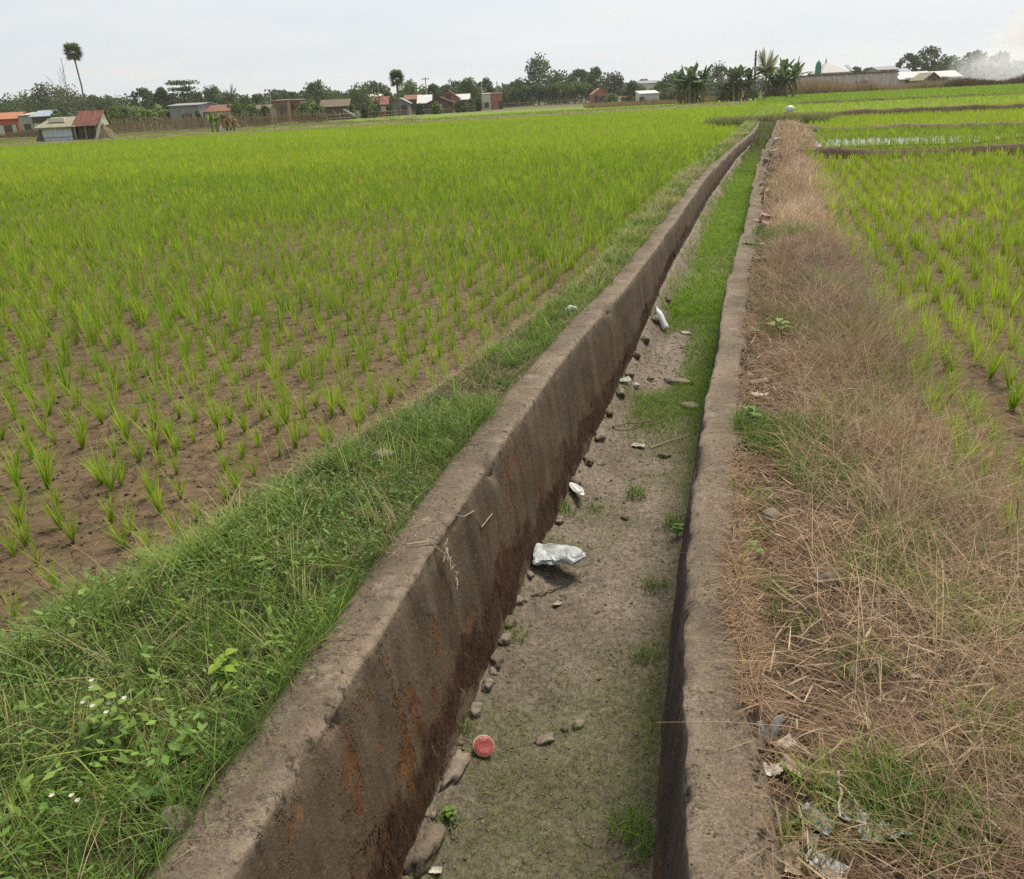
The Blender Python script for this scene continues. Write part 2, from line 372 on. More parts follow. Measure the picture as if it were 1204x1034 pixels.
# ------------------------------------------------------------------ canal walls
CRACKS = ((3.95, .006), (2.35, .003), (7.3, .008), (12.2, .012))
def wall_mat(name, top1, top2, face1, face2, low, lowz, rust, rustamt, speck):
    m, ns, ln = new_mat(name)
    geo_ = nd(ns, 'ShaderNodeNewGeometry'); tc = nd(ns, 'ShaderNodeTexCoord')
    sp = nd(ns, 'ShaderNodeSeparateXYZ'); ln.new(tc.outputs['Object'], sp.inputs[0])
    at_ = nd(ns, 'ShaderNodeAttribute', attribute_name='Col')      # R = 1 on the flat top
    sr = nd(ns, 'ShaderNodeSeparateColor'); ln.new(at_.outputs['Color'], sr.inputs[0])
    def noise(sc, det=6.0, ro=.65, st=None):
        n = nd(ns, 'ShaderNodeTexNoise', Scale=sc, Detail=det, Roughness=ro)
        if st:
            mp = nd(ns, 'ShaderNodeMapping'); mp.inputs['Scale'].default_value = st; ln.new(tc.outputs['Object'], mp.inputs[0]); ln.new(mp.outputs[0], n.inputs['Vector'])
        else: ln.new(tc.outputs['Object'], n.inputs['Vector'])
        return n.outputs['Fac']
    def ramp(f, a, b, ca, cb):
        r = nd(ns, 'ShaderNodeValToRGB'); e = r.color_ramp.elements
        e[0].position = a; e[0].color = (*ca, 1); e[1].position = b; e[1].color = (*cb, 1); ln.new(f, r.inputs[0]); return r.outputs[0]
    def mapr(f, a, b, c, d):
        r = nd(ns, 'ShaderNodeMapRange'); r.inputs[1].default_value = a; r.inputs[2].default_value = b; r.inputs[3].default_value = c; r.inputs[4].default_value = d
        ln.new(f, r.inputs[0]); return r.outputs[0]
    def mix(f, a, b, t='MIX'):
        x = nd(ns, 'ShaderNodeMixRGB'); x.blend_type = t
        for i, q in enumerate((f, a, b)):
            if isinstance(q, (int, float)): x.inputs[i].default_value = q
            elif isinstance(q, tuple): x.inputs[i].default_value = (*q, 1)
            else: ln.new(q, x.inputs[i])
        return x.outputs[0]
    def math_(op, a, b):
        x = nd(ns, 'ShaderNodeMath', operation=op)
        for i, q in enumerate((a, b)):
            if isinstance(q, (int, float)): x.inputs[i].default_value = q
            else: ln.new(q, x.inputs[i])
        return x.outputs[0]
    big = noise(2.6, 7.0, .62); fine = noise(60.0, 5.0, .7); mid = noise(11.0, 8.0, .7)
    top = ramp(big, .36, .66, top1, top2)
    top = mix(.75, top, ramp(fine, .3, .7, (.55, .55, .55), (1.3, 1.28, 1.25)), 'MULTIPLY')
    top = mix(.8, top, ramp(noise(150.0, 3.0, .6), .34, .66, (.5, .5, .5), (1.4, 1.38, 1.35)), 'MULTIPLY')
    top = mix(math_('MULTIPLY', mapr(noise(1.9, 7.0, .7), .5, .66, 0, 1), .6), top, (.075, .060, .046))
    top = mix(math_('MULTIPLY', mapr(noise(3.1, 8.0, .75), .56, .66, 0, 1), .5), top, (.30, .25, .19))
    top = mix(math_('MULTIPLY', mapr(mid, .58, .7, 0, 1), .55), top, (.10, .085, .07))
    streak = noise(7.0, 8.0, .68, (1, 1, .16))
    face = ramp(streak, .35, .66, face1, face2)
    face = mix(.6, face, ramp(fine, .3, .7, (.6, .6, .6), (1.25, 1.22, 1.2)), 'MULTIPLY')
    # worn pale crest and flaked plaster
    face = mix(math_('MULTIPLY', mapr(noise(30.0, 4.0, .6), .6, .72, 0, 1), .5), face, tuple(min(1, c * 1.6) for c in face2))
    flake = math_('MULTIPLY', mapr(noise(5.2, 6.0, .74, (1, 1, .55)), .55 - .02 * rustamt, .58 - .02 * rustamt, 0, 1), math_('MULTIPLY', mapr(noise(1.6, 2.0), .40, .48, 0, 1), mapr(sp.outputs['Y'], 3.6, 4.6, 1, .22)))
    face = mix(math_('MULTIPLY', flake, mapr(sp.outputs['Z'], -.06, -.14, 0, 1)), face, ramp(noise(26.0, 5.0, .7), .35, .65, tuple(c * .35 for c in rust), rust))
    # dirt band at the foot
    zz = math_('ADD', sr.outputs[2], mapr(noise(3.2, 7.0, .7), .25, .75, -.20, .20))
    lowf = mapr(zz, lowz + .03, lowz - .04, 0, 1)
    lowc = ramp(noise(34.0, 6.0, .75, (1, 1, .5)), .34, .68, tuple(c * .45 for c in low), tuple(c * 1.7 for c in low))
    edge = math_('MULTIPLY', mapr(zz, lowz + .12, lowz, 0, 1), mapr(noise(14.0, 6.0, .7), .5, .62, 0, 1))
    face = mix(math_('MULTIPLY', edge, .75 * min(1, rustamt)), face, rust)
    face = mix(lowf, face, lowc)
    foot = mapr(zz, .035, -.01, 0, 1); face = mix(foot, face, (.13, .098, .07))
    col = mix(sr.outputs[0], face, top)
    wear = math_('MULTIPLY', sr.outputs[1], mapr(noise(18.0, 7.0, .75), .38, .6, 0, 1))
    col = mix(math_('MULTIPLY', wear, .8), col, tuple(min(1, q * 1.5) for q in top2))
    pit = math_('MULTIPLY', mapr(sr.outputs[1], .05, .35, 0, 1), mapr(noise(17.0, 5.0, .65), .58, .64, 0, 1)); col = mix(math_('MULTIPLY', pit, .8), col, (.035, .025, .018))
    # settlement cracks down the wall
    for yc, wd in CRACKS:
        dd = math_('ABSOLUTE', math_('SUBTRACT', math_('ADD', sp.outputs['Y'], mapr(noise(5.0, 5.0, .6), .2, .8, -.07, .07)), yc), 0.0)
        col = mix(mapr(dd, wd, wd * .3, 0, .85), col, (.02, .014, .01))
    # pale specks of aggregate
    vo = nd(ns, 'ShaderNodeTexVoronoi', Scale=90.0); ln.new(tc.outputs['Object'], vo.inputs['Vector'])
    col = mix(math_('MULTIPLY', mapr(vo.outputs['Distance'], .16, .08, 0, 1), speck), col, (.42, .38, .33))
    p = nd(ns, 'ShaderNodeBsdfPrincipled', Roughness=.9); p.inputs['Specular IOR Level'].default_value = .2; ln.new(col, p.inputs['Base Color'])
    h = math_('ADD', math_('MULTIPLY', mid, .5), math_('MULTIPLY', fine, .35)); h = math_('SUBTRACT', h, math_('MULTIPLY', flake, .6))
    bp = nd(ns, 'ShaderNodeBump', Strength=.75, Distance=.02); ln.new(h, bp.inputs['Height']); ln.new(bp.outputs[0], p.inputs['Normal'])
    o = nd(ns, 'ShaderNodeOutputMaterial'); ln.new(p.outputs[0], o.inputs[0])
    return m

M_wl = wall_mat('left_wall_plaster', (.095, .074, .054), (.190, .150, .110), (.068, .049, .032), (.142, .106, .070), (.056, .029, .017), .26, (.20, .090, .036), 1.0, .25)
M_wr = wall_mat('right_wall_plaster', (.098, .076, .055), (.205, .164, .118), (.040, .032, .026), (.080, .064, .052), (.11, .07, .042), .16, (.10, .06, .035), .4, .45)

def build_wall(name, label, side, mat, y1):
    Ys = geo(-6, .5, .3, 1.0).tolist()[:-1] + geo(.5, y1, .016, 1.012, .16).tolist()
    Ys = np.array(Ys); Y = Ys[:, None]
    # cross-section: (across from the outer edge 0 to the inner crest 1, z, is_top)
    nt, nf = 12, 26
    out = [(-.02, -1.0, 0), (-.012, -.3, 0), (-.006, -.05, 0)]
    tops = [(t, 0.0, 1) for t in np.linspace(0, 1, nt)]
    zs = -np.linspace(.0, 1, nf)[1:] ** 1.15 * .98
    P = []
    if side == 'l': a, b = Lo(Y), Li(Y)
    else: a, b = Ro(Y), Ri(Y)
    cols, X, Z = [], [], []
    sg = 1.0 if side == 'l' else -1.0
    batter = .10 if side == 'l' else .075
    chip = np.clip(fbm(Y * 2.2, 3.3, 0, 81 if side == 'l' else 91) - .12, 0, 1) * 2.2
    chip = chip + (1.6 * np.exp(-((Y - 1.64) / .05) ** 2) if side == 'r' else .9 * np.exp(-((Y - 3.75) / .12) ** 2) + .8 * np.exp(-((Y - 4.35) / .09) ** 2))
    chip = chip * (2.4 if side == 'r' else 1.7)
    chip2 = np.clip(fbm(Y * 13, 8.3, 0, 82 if side == 'l' else 92), 0, 1)
    wav = (.012 * fbm(Y * 1.1, 1.7, 0, 83) + .006 * fbm(Y * 6, 2.7, 0, 84) + .004 * fbm(Y * 19, 3.7, 0, 89)) * (1.9 if side == 'r' else 1.25)
    ctop = .008 * fbm(Y * .8, 5.5, 0, 85) + .005 * fbm(Y * 4, 9.5, 0, 86)
    for (t, z, k) in out:
        X.append(a + sg * t + 0 * Y); Z.append(z + 0 * Y); cols.append(0)
    for i, (t, z, k) in enumerate(tops):
        x = a + (b - a) * t + sg * wav * t
        drop = 0 * Y
        ed = .05 * max(0, t - .8) / .2
        drop = drop - (.012 * max(0, (t - .85) / .15) ** 2) - chip * (.08 + .8 * chip2) * .13 * max(0, (t - .72) / .28) ** 2
        drop = drop - (.02 + (.05 * np.clip(fbm(Y * 3.1, 6.6, 0, 98) + .1, 0, 1) if side == 'r' else 0)) * max(0, (.2 - t) / .2) ** 2
        x = x + sg * max(0, 1 - t / .35) * (.028 * fbm(Y * 2.7, 4.4, 0, 99) + .012 * fbm(Y * 11, 5.4, 0, 100)) * (1.6 if side == 'r' else .6)
        x = x + (.05 * fbm(Y * 1.7, t * 3, 0, 103) * sstep(11, 16, Y) if side == 'r' else 0)
        drop = drop + (.16 * (fbm(Y * 1.9, t * 2.2, 0, 101) - .15) * sstep(11, 17, Y) if side == 'r' else .03 * fbm(Y * 1.2, t, 0, 102) * sstep(14, 24, Y))
        zz = ctop + drop + .005 * fbm(x * 14, Y * 14, 0, 87) + .003 * fbm(x * 45, Y * 45, 0, 88)
        X.append(x); Z.append(zz); cols.append(1)
    x0, z0 = X[-1], Z[-1]
    for j, z in enumerate(zs):
        q = -z / .85
        first = math.exp(-(-z / .05))
        rough = .006 * fbm(Y * 7, z * 9, 0, 95) + .0035 * fbm(Y * 24, z * 26, 0, 96) + .012 * fbm(Y * 1.3, z * 1.6, 0, 97)
        x = b + sg * (wav + batter * min(q, 1.1) + .008 * (1 - first) - chip * (.04 + .4 * chip2) * .11 * first + rough)
        X.append(x + 0 * Y); Z.append(z + ctop * (1 - min(q, 1)) + 0 * Y + (z0 - ctop) * first); cols.append(0)
    X = np.concatenate(X, 1); Z = np.concatenate(Z, 1)
    Yf = np.broadcast_to(Y, X.shape)
    tops_ = np.array(cols, float)
    c = np.zeros(X.shape + (3,)); c[..., 0] = tops_[None, :]
    xc, zc = X[:, 3 + nt - 1:3 + nt], Z[:, 3 + nt - 1:3 + nt]; c[..., 1] = np.exp(-np.hypot(X - xc, Z - zc) / .028)
    zb_ = bed_base(Y) + (led_(Y) if side == 'l' else .08); c[..., 2] = (Z - zb_) * np.interp(Y, [5, 8.5], [1.0, 1.9])
    o = raw(name, np.stack([X, Yf, Z], -1).reshape(-1, 3), grid_faces(*X.shape) if side == 'l' else grid_faces(*X.shape)[:, ::-1], mat, col=c.reshape(-1, 3), smooth=True)
    # end caps
    tag(o, label, 'canal wall')
    return o
WL = build_wall('canal_wall', 'left concrete canal wall beside the rice field, tall plastered face with rust-brown foot', 'l', M_wl, END)
WR = build_wall('canal_wall', 'right concrete canal wall with gritty top, beside the dry grass strip', 'r', M_wr, END)
# closing earth at the far end of the canal is the ground sheet itself

# ------------------------------------------------------------------ blades
class Blades:
    def __init__(s): s.V = []; s.F = []; s.C = []; s.n = 0
    def add(s, base, h, w, az, lean, curl, col, nseg=3, tip=None, droop=0.0, taper=.12, flat=None):
        N = len(base)
        if N == 0: return
        h, w, az, lean, curl = [np.broadcast_to(np.asarray(q, float), (N,)) for q in (h, w, az, lean, curl)]
        col = np.broadcast_to(np.asarray(col, float), (N, 3)); tip = col if tip is None else np.broadcast_to(np.asarray(tip, float), (N, 3))
        droop = np.broadcast_to(np.asarray(droop, float), (N,))
        S = np.linspace(0, 1, nseg + 1)
        dx, dy = np.cos(az), np.sin(az)
        # width direction roughly across the lean, with a random turn
        ta = az + PI / 2 + rng.uniform(-.9, .9, N)
        wx, wy = np.cos(ta), np.sin(ta)
        lv = []
        for t in S:
            off = h * (lean * t + curl * t * t)
            zz = h * (t - droop * t * t)
            ww = w * .5 * ((.75 + 1.0 * t) if t < .3 else 1.05 * (1 - (1 - taper) * ((t - .3) / .7) ** 1.6))
            c = base + np.stack([dx * off, dy * off, zz], -1)
            d = np.stack([wx * ww, wy * ww, 0 * ww], -1)
            lv.append(np.stack([c - d, c + d], 1))
        V = np.stack(lv, 1).reshape(N, -1, 3)
        k = 2 * (nseg + 1)
        q = np.array([[2 * i, 2 * i + 1, 2 * i + 3, 2 * i + 2] for i in range(nseg)])
        Fa = (np.arange(N) * k)[:, None, None] + q[None] + s.n
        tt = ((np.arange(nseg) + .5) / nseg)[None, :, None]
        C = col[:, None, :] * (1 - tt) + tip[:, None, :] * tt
        s.V.append(V.reshape(-1, 3)); s.F.append(Fa.reshape(-1, 4)); s.C.append(C.reshape(-1, 3)); s.n += N * k
    def leaves(s, base, size, col, aspect=.55, tilt=.6):
        """small ovate leaves: two quads folded to a point"""
        N = len(base)
        if N == 0: return
        az = rng.uniform(0, 2 * PI, N); up = rng.normal(.15, tilt, N)
        d = np.stack([np.cos(az) * np.cos(up), np.sin(az) * np.cos(up), np.sin(up)], -1)
        sx = np.stack([-np.sin(az), np.cos(az), rng.normal(0, .3, N)], -1)
        L = np.broadcast_to(np.asarray(size, float), (N,))[:, None]
        Wd = L * aspect * .5
        P = [base - sx * Wd * .15, base + sx * Wd * .15, base + d * L * .4 + sx * Wd, base + d * L * .4 - sx * Wd, base + d * L + sx * Wd * .08, base + d * L - sx * Wd * .08]
        V = np.stack(P, 1)
        q = np.array([[0, 1, 2, 3], [3, 2, 4, 5]])
        s.V.append(V.reshape(-1, 3)); s.F.append(((np.arange(N) * 6)[:, None, None] + q[None] + s.n).reshape(-1, 4))
        s.C.append(np.repeat(np.broadcast_to(np.asarray(col, float), (N, 3)), 2, 0)); s.n += N * 6
    def build(s, name, mat, parent=None):
        return raw(name, np.concatenate(s.V), np.concatenate(s.F), mat, parent, col=np.concatenate(s.C))

def mixc(a, b, t): return np.asarray(a)[None, :] * (1 - t[:, None]) + np.asarray(b)[None, :] * t[:, None]

# ------------------------------------------------------------------ rice
RICE_A, RICE_B = (.195, .345, .022), (.41, .53, .038)
def lattice(x0, x1, y0, y1, su, sv, ang=.305, jit=.045):
    """planting grid turned to run along the canal"""
    ca, sa = math.cos(math.atan(ang)), math.sin(math.atan(ang))
    R = max(abs(x0), abs(x1), y1) * 1.5
    cx, cy = (x0 + x1) / 2, (y0 + y1) / 2
    hx, hy = (x1 - x0) / 2, (y1 - y0) / 2
    ru, rv = hx * sa + hy * ca + 1, hx * ca + hy * sa + 1
    u = np.arange(-ru, ru, su); v = np.arange(-rv, rv, sv)
    U, Vv = np.meshgrid(u, v); U = U.ravel(); Vv = Vv.ravel()
    U = U + rng.normal(0, jit, len(U)); Vv = Vv + rng.normal(0, jit * .55, len(Vv))
    X = cx + U * sa + Vv * ca; Y = cy + U * ca - Vv * sa
    k = (X > x0) & (X < x1) & (Y > y0) & (Y < y1) & (np.abs(X) < .70 * Y + 1.2)
    return X[k], Y[k]

rice = Blades(); near_left, near_right = [], []
def rice_field(X, Y, zf, vig, tint, near=None, nearY=0):
    """X, Y clump centres; vig 0..1 vigour; tint 0..1 towards yellow"""
    z = ground_z(X, Y) - .005
    if near is not None:
        k = Y < nearY
        near += list(zip(X[k], Y[k], z[k], vig[k], tint[k])); X, Y, z, vig, tint = X[~k], Y[~k], z[~k], vig[~k], tint[~k]
    for (a, b, nb, w, seg) in ((0, 9, 24, .0052, 3), (9, 20, 16, .0075, 2), (20, 40, 8, .013, 2), (40, 75, 5, .024, 1), (75, 400, 3, .05, 1)):
        k = (Y >= a) & (Y < b)
        if not k.any(): continue
        n = k.sum(); i = np.repeat(np.arange(n), nb)
        Xk, Yk, zk, vk, tk = X[k][i], Y[k][i], z[k][i], vig[k][i], tint[k][i]
        N = len(Xk); az = rng.uniform(0, 2 * PI, N); r = rng.uniform(.0, .028, N) + .0004 * Yk
        base = np.stack([Xk + np.cos(az) * r, Yk + np.sin(az) * r, zk], -1)
        hc = rng.uniform(.72, 1.22, n)[i]; h = (.115 + .14 * vk) * hc * rng.uniform(.65, 1.15, N)
        c = mixc(RICE_A, RICE_B, np.clip(tk + rng.normal(0, .22, n)[i] + rng.normal(0, .15, N), 0, 1)) * (rng.uniform(.75, 1.1, n)[i] * rng.uniform(.85, 1.1, N))[:, None]
        dry = rng.random(N) < .07
        c[dry] = np.array((.34, .26, .11))
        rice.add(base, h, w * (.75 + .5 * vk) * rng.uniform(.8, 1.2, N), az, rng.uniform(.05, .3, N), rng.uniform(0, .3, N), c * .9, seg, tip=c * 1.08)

def left_vig(X, Y):
    # thin young stand close by, thick stand farther off, with a thin patch in the middle
    d = sstep(6.3, 9.5, Y + .45 * (X + 2.5) * -1 + 1.0 * fbm(X * .35, Y * .35, 0, 111))
    v = .56 + .40 * d + .26 * fbm(X * .8, Y * .8, 0, 112)
    patch = np.exp(-(((X + 2.6) / 2.6) ** 2 + ((Y - 12.5) / 4.0) ** 2)) * .5 + np.exp(-(((X + 9.5) / 2.2) ** 2 + ((Y - 19) / 3.0) ** 2)) * .45
    return np.clip(v - patch, .08, 1.1)
def left_tint(X, Y): return np.clip(.36 + .42 * sstep(8, 45, Y) + .3 * fbm(X * .12, Y * .12, 0, 115), 0, 1)

X, Y = lattice(-32, 14, 2.4, 45, .185, .225)
k = (Lo(Y) - X) > bankL(Y) * .9 + .03 + .12 * rng.random(len(X)); X, Y = X[k], Y[k]
v = left_vig(X, Y); k = rng.random(len(X)) < .86 + .12 * sstep(6, 10, Y); X, Y, v = X[k], Y[k], v[k]
rice_field(X, Y, ZF_L, v, left_tint(X, Y), near_left, 6.15)
FARL = lambda X: 78 + (X + 43) * .345
X, Y = lattice(-72, 30, 45, 104, .30, .27); k = ((Lo(Y) - X) > bankL(Y) + .3) & (Y < FARL(X)); X, Y = X[k], Y[k]
rice_field(X, Y, ZF_L, left_vig(X, Y) * 1.1, left_tint(X, Y))
# right-hand fields
def right_vig(X, Y):
    return np.clip(.72 + .28 * fbm(X * .6, Y * .6, 0, 121) + .2 * sstep(5, 12, Y) - .45 * np.exp(-(((X - 10) / 3) ** 2 + ((Y - 17) / 4.) ** 2)), .05, 1.1)
BUND1 = lambda X: 24.04 + (X - 8.83) * -.42
BUND2 = lambda X: 38.8 - (X - 13.05) * .95 * .6
BUND3 = lambda X: 54.4 - (X - 18.3) * .33
X, Y = lattice(1.8, 17, 2.6, 25, .14, .27, jit=.075); d = X - Ro(Y)
k = (d > bankR(Y) * .74 + .15 * rng.random(len(X))) & (Y < BUND1(X) - .5); X, Y = X[k], Y[k]
k = rng.random(len(X)) < np.clip(.8 + .6 * fbm(X * .9, Y * .9, 0, 122), .2, 1); X, Y = X[k], Y[k]
rice_field(X, Y, ZF_R, right_vig(X, Y), np.clip(.62 + .3 * fbm(X * .3, Y * .3, 0, 125), 0, 1), near_right, 7.2)
X, Y = lattice(8, 60, 18, 60, .24, .26); d = X - Ro(Y); k = (d > bankR(Y) + .3) & (Y > BUND1(X) + .5); X, Y = X[k], Y[k]
b2 = BUND2(X); b3 = BUND3(X)
k = (np.abs(Y - b2) > .4) & (np.abs(Y - b3) > .5); X, Y, b2, b3 = X[k], Y[k], b2[k], b3[k]
tn = np.where(Y < b2, .38, np.where(Y < b3, .9, .7)) + .15 * fbm(X * .2, Y * .2, 0, 127)
wet = np.exp(-(((X - 12.6) / 2.6) ** 2 + ((Y - 29.5) / 1.5) ** 2)); k = rng.random(len(X)) > wet * 1.0
rice_field(X[k], Y[k], ZF_R, np.clip(.72 + .2 * fbm(X * .5, Y * .5, 0, 128), .2, 1)[k], np.clip(tn, 0, 1)[k])
X, Y = lattice(8, 125, 49, 182, .62, .55, jit=.45); k = (X - Ro(Y) > -3.5) & (Y > np.maximum(48.5, np.where(X > 18.3, BUND3(X) + .8, 0))); X, Y = X[k], Y[k]
tn = np.where(Y < 92 - .2 * (X - 20), .8, .22) + .12 * fbm(X * .1, Y * .1, 0, 129)
rice_field(X, Y, ZF_R, np.full(len(X), 1.15), np.clip(tn, 0, 1))
X, Y = lattice(-110, 34, 80, 150, .62, .55, jit=.45); k = (Lo(Y) - X > 2) & (Y > FARL(X) + 4) & (Y < 118 + .12 * X + 14 * sstep(-20, 10, X)); X, Y = X[k], Y[k]
rice_field(X, Y, ZF_L, np.full(len(X), .9), np.clip(.12 + .35 * fbm(X * .08, Y * .3, 0, 130), 0, 1))

# nearest clumps: one object each
near = [(p, 'l') for p in near_left] + [(p, 'r') for p in near_right]
near.sort(key=lambda q: q[0][1])
single, rest = near[:300], near[300:]
if rest:
    a = np.array([q[0] for q in rest]); n = len(a); i = np.repeat(np.arange(n), 15); N = len(i)
    az = rng.uniform(0, 2 * PI, N); r = rng.uniform(0, .03, N); A = a[i]
    c = mixc(RICE_A, RICE_B, np.clip(A[:, 4] + rng.normal(0, .18, N), 0, 1)) * rng.uniform(.85, 1.1, N)[:, None]
    rice.add(np.stack([A[:, 0] + np.cos(az) * r, A[:, 1] + np.sin(az) * r, A[:, 2]], -1), (.13 + .17 * A[:, 3]) * rng.uniform(.65, 1.15, N), .005 * rng.uniform(.8, 1.2, N), az, rng.uniform(.05, .3, N), rng.uniform(0, .3, N), c * .9, 3, tip=c * 1.08)
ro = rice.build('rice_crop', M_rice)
tag(ro, 'bright yellow-green young rice filling the paddy fields out to the village', 'rice crop', kind='stuff')
variants = []
for vv in range(14):
    b = Blades(); nb = int(rng.integers(20, 36)); az = rng.uniform(0, 2 * PI, nb); r = rng.uniform(0, .03, nb)
    c = mixc(RICE_A, RICE_B, np.clip(rng.normal(.4, .25, nb), 0, 1)) * rng.uniform(.8, 1.1, nb)[:, None]
    dry = rng.random(nb) < .08; c[dry] = (.34, .26, .11)
    b.add(np.stack([np.cos(az) * r, np.sin(az) * r, 0 * r], -1), rng.uniform(.62, 1.1, nb), .023 * rng.uniform(.75, 1.2, nb), az, rng.uniform(.04, .34, nb), rng.uniform(0, .34, nb), c * .88, 4, tip=c * 1.08, droop=rng.uniform(0, .12, nb))
    # horizontal radii are given at unit height below
    vv_ = np.concatenate(b.V); vv_[:, 2] *= 1.0
    b.V = [vv_]
    variants.append(b)
proto = []
for b in variants:
    o = b.build('rice_plant', M_rice); COL.objects.unlink(o); proto.append(o)
for n, (p, s) in enumerate(single):
    src = proto[n % 14]; o = src.copy(); COL.objects.link(o)
    h = (.14 + .145 * p[3]) * random.uniform(.7, 1.25)
    o.location = (p[0], p[1], p[2]); o.scale = (h * 1.05, h * 1.05, h); o.rotation_euler = (random.uniform(-.08, .08), random.uniform(-.08, .08), random.uniform(0, 6.28))
    if s == 'l': tag(o, 'young green rice clump in cracked brown mud left of the canal', 'rice plant', 'rice clumps planted in the left field')
    else: tag(o, 'young yellow-green rice clump in the thin field right of the dry grass', 'rice plant', 'rice clumps planted in the right field')
for o in proto: bpy.data.objects.remove(o)

# fallen straw and dead leaves on the mud between the clumps
lit = Blades()
def flat_straw(b, X, Y, z, L, w, ca, cb, lift=.05):
    N = len(X); az = rng.uniform(0, 2 * PI, N); c = mixc(ca, cb, rng.random(N)) * rng.uniform(.75, 1.15, N)[:, None]
    up = np.abs(rng.normal(0, 1, N)) * lift + .02
    # lean large compared with height: lies down
    h = L * up / np.sqrt(1 + up ** 2)
    b.add(np.stack([X, Y, z], -1), h, w, az, (L / np.maximum(h, 1e-4)) * .85, rng.normal(0, .3, N) * L / np.maximum(h, 1e-4) * .25, c, 3, droop=rng.uniform(0, .9, N))
N = 9000; Y = rng.uniform(2.5, 12, N) ** 1.0; X = rng.uniform(-8, 2, N); k = (Lo(Y) - X > bankL(Y) * .85) & (np.abs(X) < .65 * Y + .5); X, Y = X[k], Y[k]
flat_straw(lit, X, Y, ground_z(X, Y) + .004, rng.uniform(.03, .16, len(X)), .003, (.22, .15, .085), (.36, .27, .16))
N = 9000; Y = rng.uniform(2.8, 16, N); X = rng.uniform(1.5, 12, N); d = X - Ro(Y); k = (d > bankR(Y) * .9) & (X < .65 * Y + .5); X, Y = X[k], Y[k]
flat_straw(lit, X, Y, ground_z(X, Y) + .004, rng.uniform(.05, .25, len(X)), .004, (.22, .15, .085), (.38, .28, .17), .12)
tag(lit.build('straw', M_straw), 'short bits of dead straw scattered on the paddy mud', 'straw', kind='stuff')

# ------------------------------------------------------------------ grass on the left bank
gr = Blades()
G1, G2, G3 = (.066, .130, .022), (.165, .265, .038), (.26, .31, .07)
def bank_points(N, y0, y1, f0, f1, pw=1.0):
    Y = y0 + (y1 - y0) * rng.random(N) ** pw
    d = (f0 + (f1 - f0) * rng.random(N)) * (bankL(Y) + wiggle(Y, 1))
    X = Lo(Y) - d
    return X, Y, d
def gext(Y): return np.interp(Y, [1, 3, 3.6, 4.3, 6, 10, 20], [.88, .78, .66, .50, .42, .50, .66])
def bare(X, Y):       # the dry, nearly bare gap of the bank and the worn strip next to the wall
    g = np.exp(-(((Y - 4.95) / .5) ** 2)) * .95 + .9 * np.exp(-(((Y - 7.6) / .5) ** 2)) * sstep(-.2, .3, fbm(X * 2, Y * 2, 0, 142)) + .75 * np.exp(-(((Y - 9.5) / .6) ** 2)) + .5 * np.exp(-(((Y - 6.3) / .35) ** 2))
    return np.clip(g, 0, 1)
# mat of short grass
X, Y, d = bank_points(105000, .9, 9, -.02, .98, 1.15)
den = np.clip(.75 + .8 * fbm(X * 2.4, Y * 2.4, 0, 141), .12, 1) * (1 - .92 * bare(X, Y)) * (1 - .97 * sstep(gext(Y) - .14, gext(Y) + .08, d / bankL(Y))) * (1 - .5 * sstep(4.0, 5.2, Y))
k = rng.random(len(X)) < den; X, Y, d = X[k], Y[k], d[k]; N = len(X)
t = np.clip(.35 + .5 * fbm(X * 1.7, Y * 1.7, 0, 143) + rng.normal(0, .22, N) + .3 * sstep(5, 8, Y), 0, 1)
c = mixc(G1, G2, t); yy = (sstep(4.2, 6.5, Y) * .55)[:, None]; c = c * (1 - yy) + np.array((.26, .33, .07)) * yy; y_ = rng.random(N) < .10 + .2 * sstep(4.4, 6, Y); c[y_] = np.array((.24, .22, .09)); dd = rng.random(N) < .05; c[dd] = np.array((.33, .25, .13))
tall = np.clip(.5 + .9 * fbm(X * 1.2, Y * 1.2, 0, 145), .15, 1.2) * (1 - .55 * sstep(4.2, 5, Y))
tall = tall * (1 - .5 * sstep(.55, .9, d / bankL(Y)))
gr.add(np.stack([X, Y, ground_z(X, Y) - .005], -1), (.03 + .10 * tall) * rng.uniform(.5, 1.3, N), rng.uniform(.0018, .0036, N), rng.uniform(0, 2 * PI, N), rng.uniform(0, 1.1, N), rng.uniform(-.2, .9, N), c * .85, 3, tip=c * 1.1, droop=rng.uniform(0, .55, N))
# long arching leaves, lower left
X, Y, d = bank_points(2700, .9, 3.6, .1, .9, 1.0); N = len(X)
k = rng.random(N) < np.clip(.45 + fbm(X * 2, Y * 2, 0, 147) + .25 * sstep(2.6, 1.6, Y), 0, 1) * (d / bankL(Y) < gext(Y) - .06); X, Y = X[k], Y[k]; N = len(X)
c = mixc(G1, G3, rng.random(N) ** 1.5)
gr.add(np.stack([X, Y, ground_z(X, Y)], -1), rng.uniform(.08, .24, N), rng.uniform(.003, .0062, N), rng.uniform(0, 2 * PI, N), rng.uniform(.1, .9, N), rng.uniform(.1, .9, N), c, 5, tip=c * 1.15, droop=rng.uniform(.2, .7, N))
# dead stalks standing in the green
X, Y, d = bank_points(700, 1.0, 7, .05, 1.0); N = len(X)
gr.add(np.stack([X, Y, ground_z(X, Y)], -1), rng.uniform(.12, .34, N), .0022, rng.uniform(0, 2 * PI, N), rng.uniform(0, .8, N), rng.uniform(0, .6, N), (.36, .29, .16), 4, droop=rng.uniform(0, .4, N))
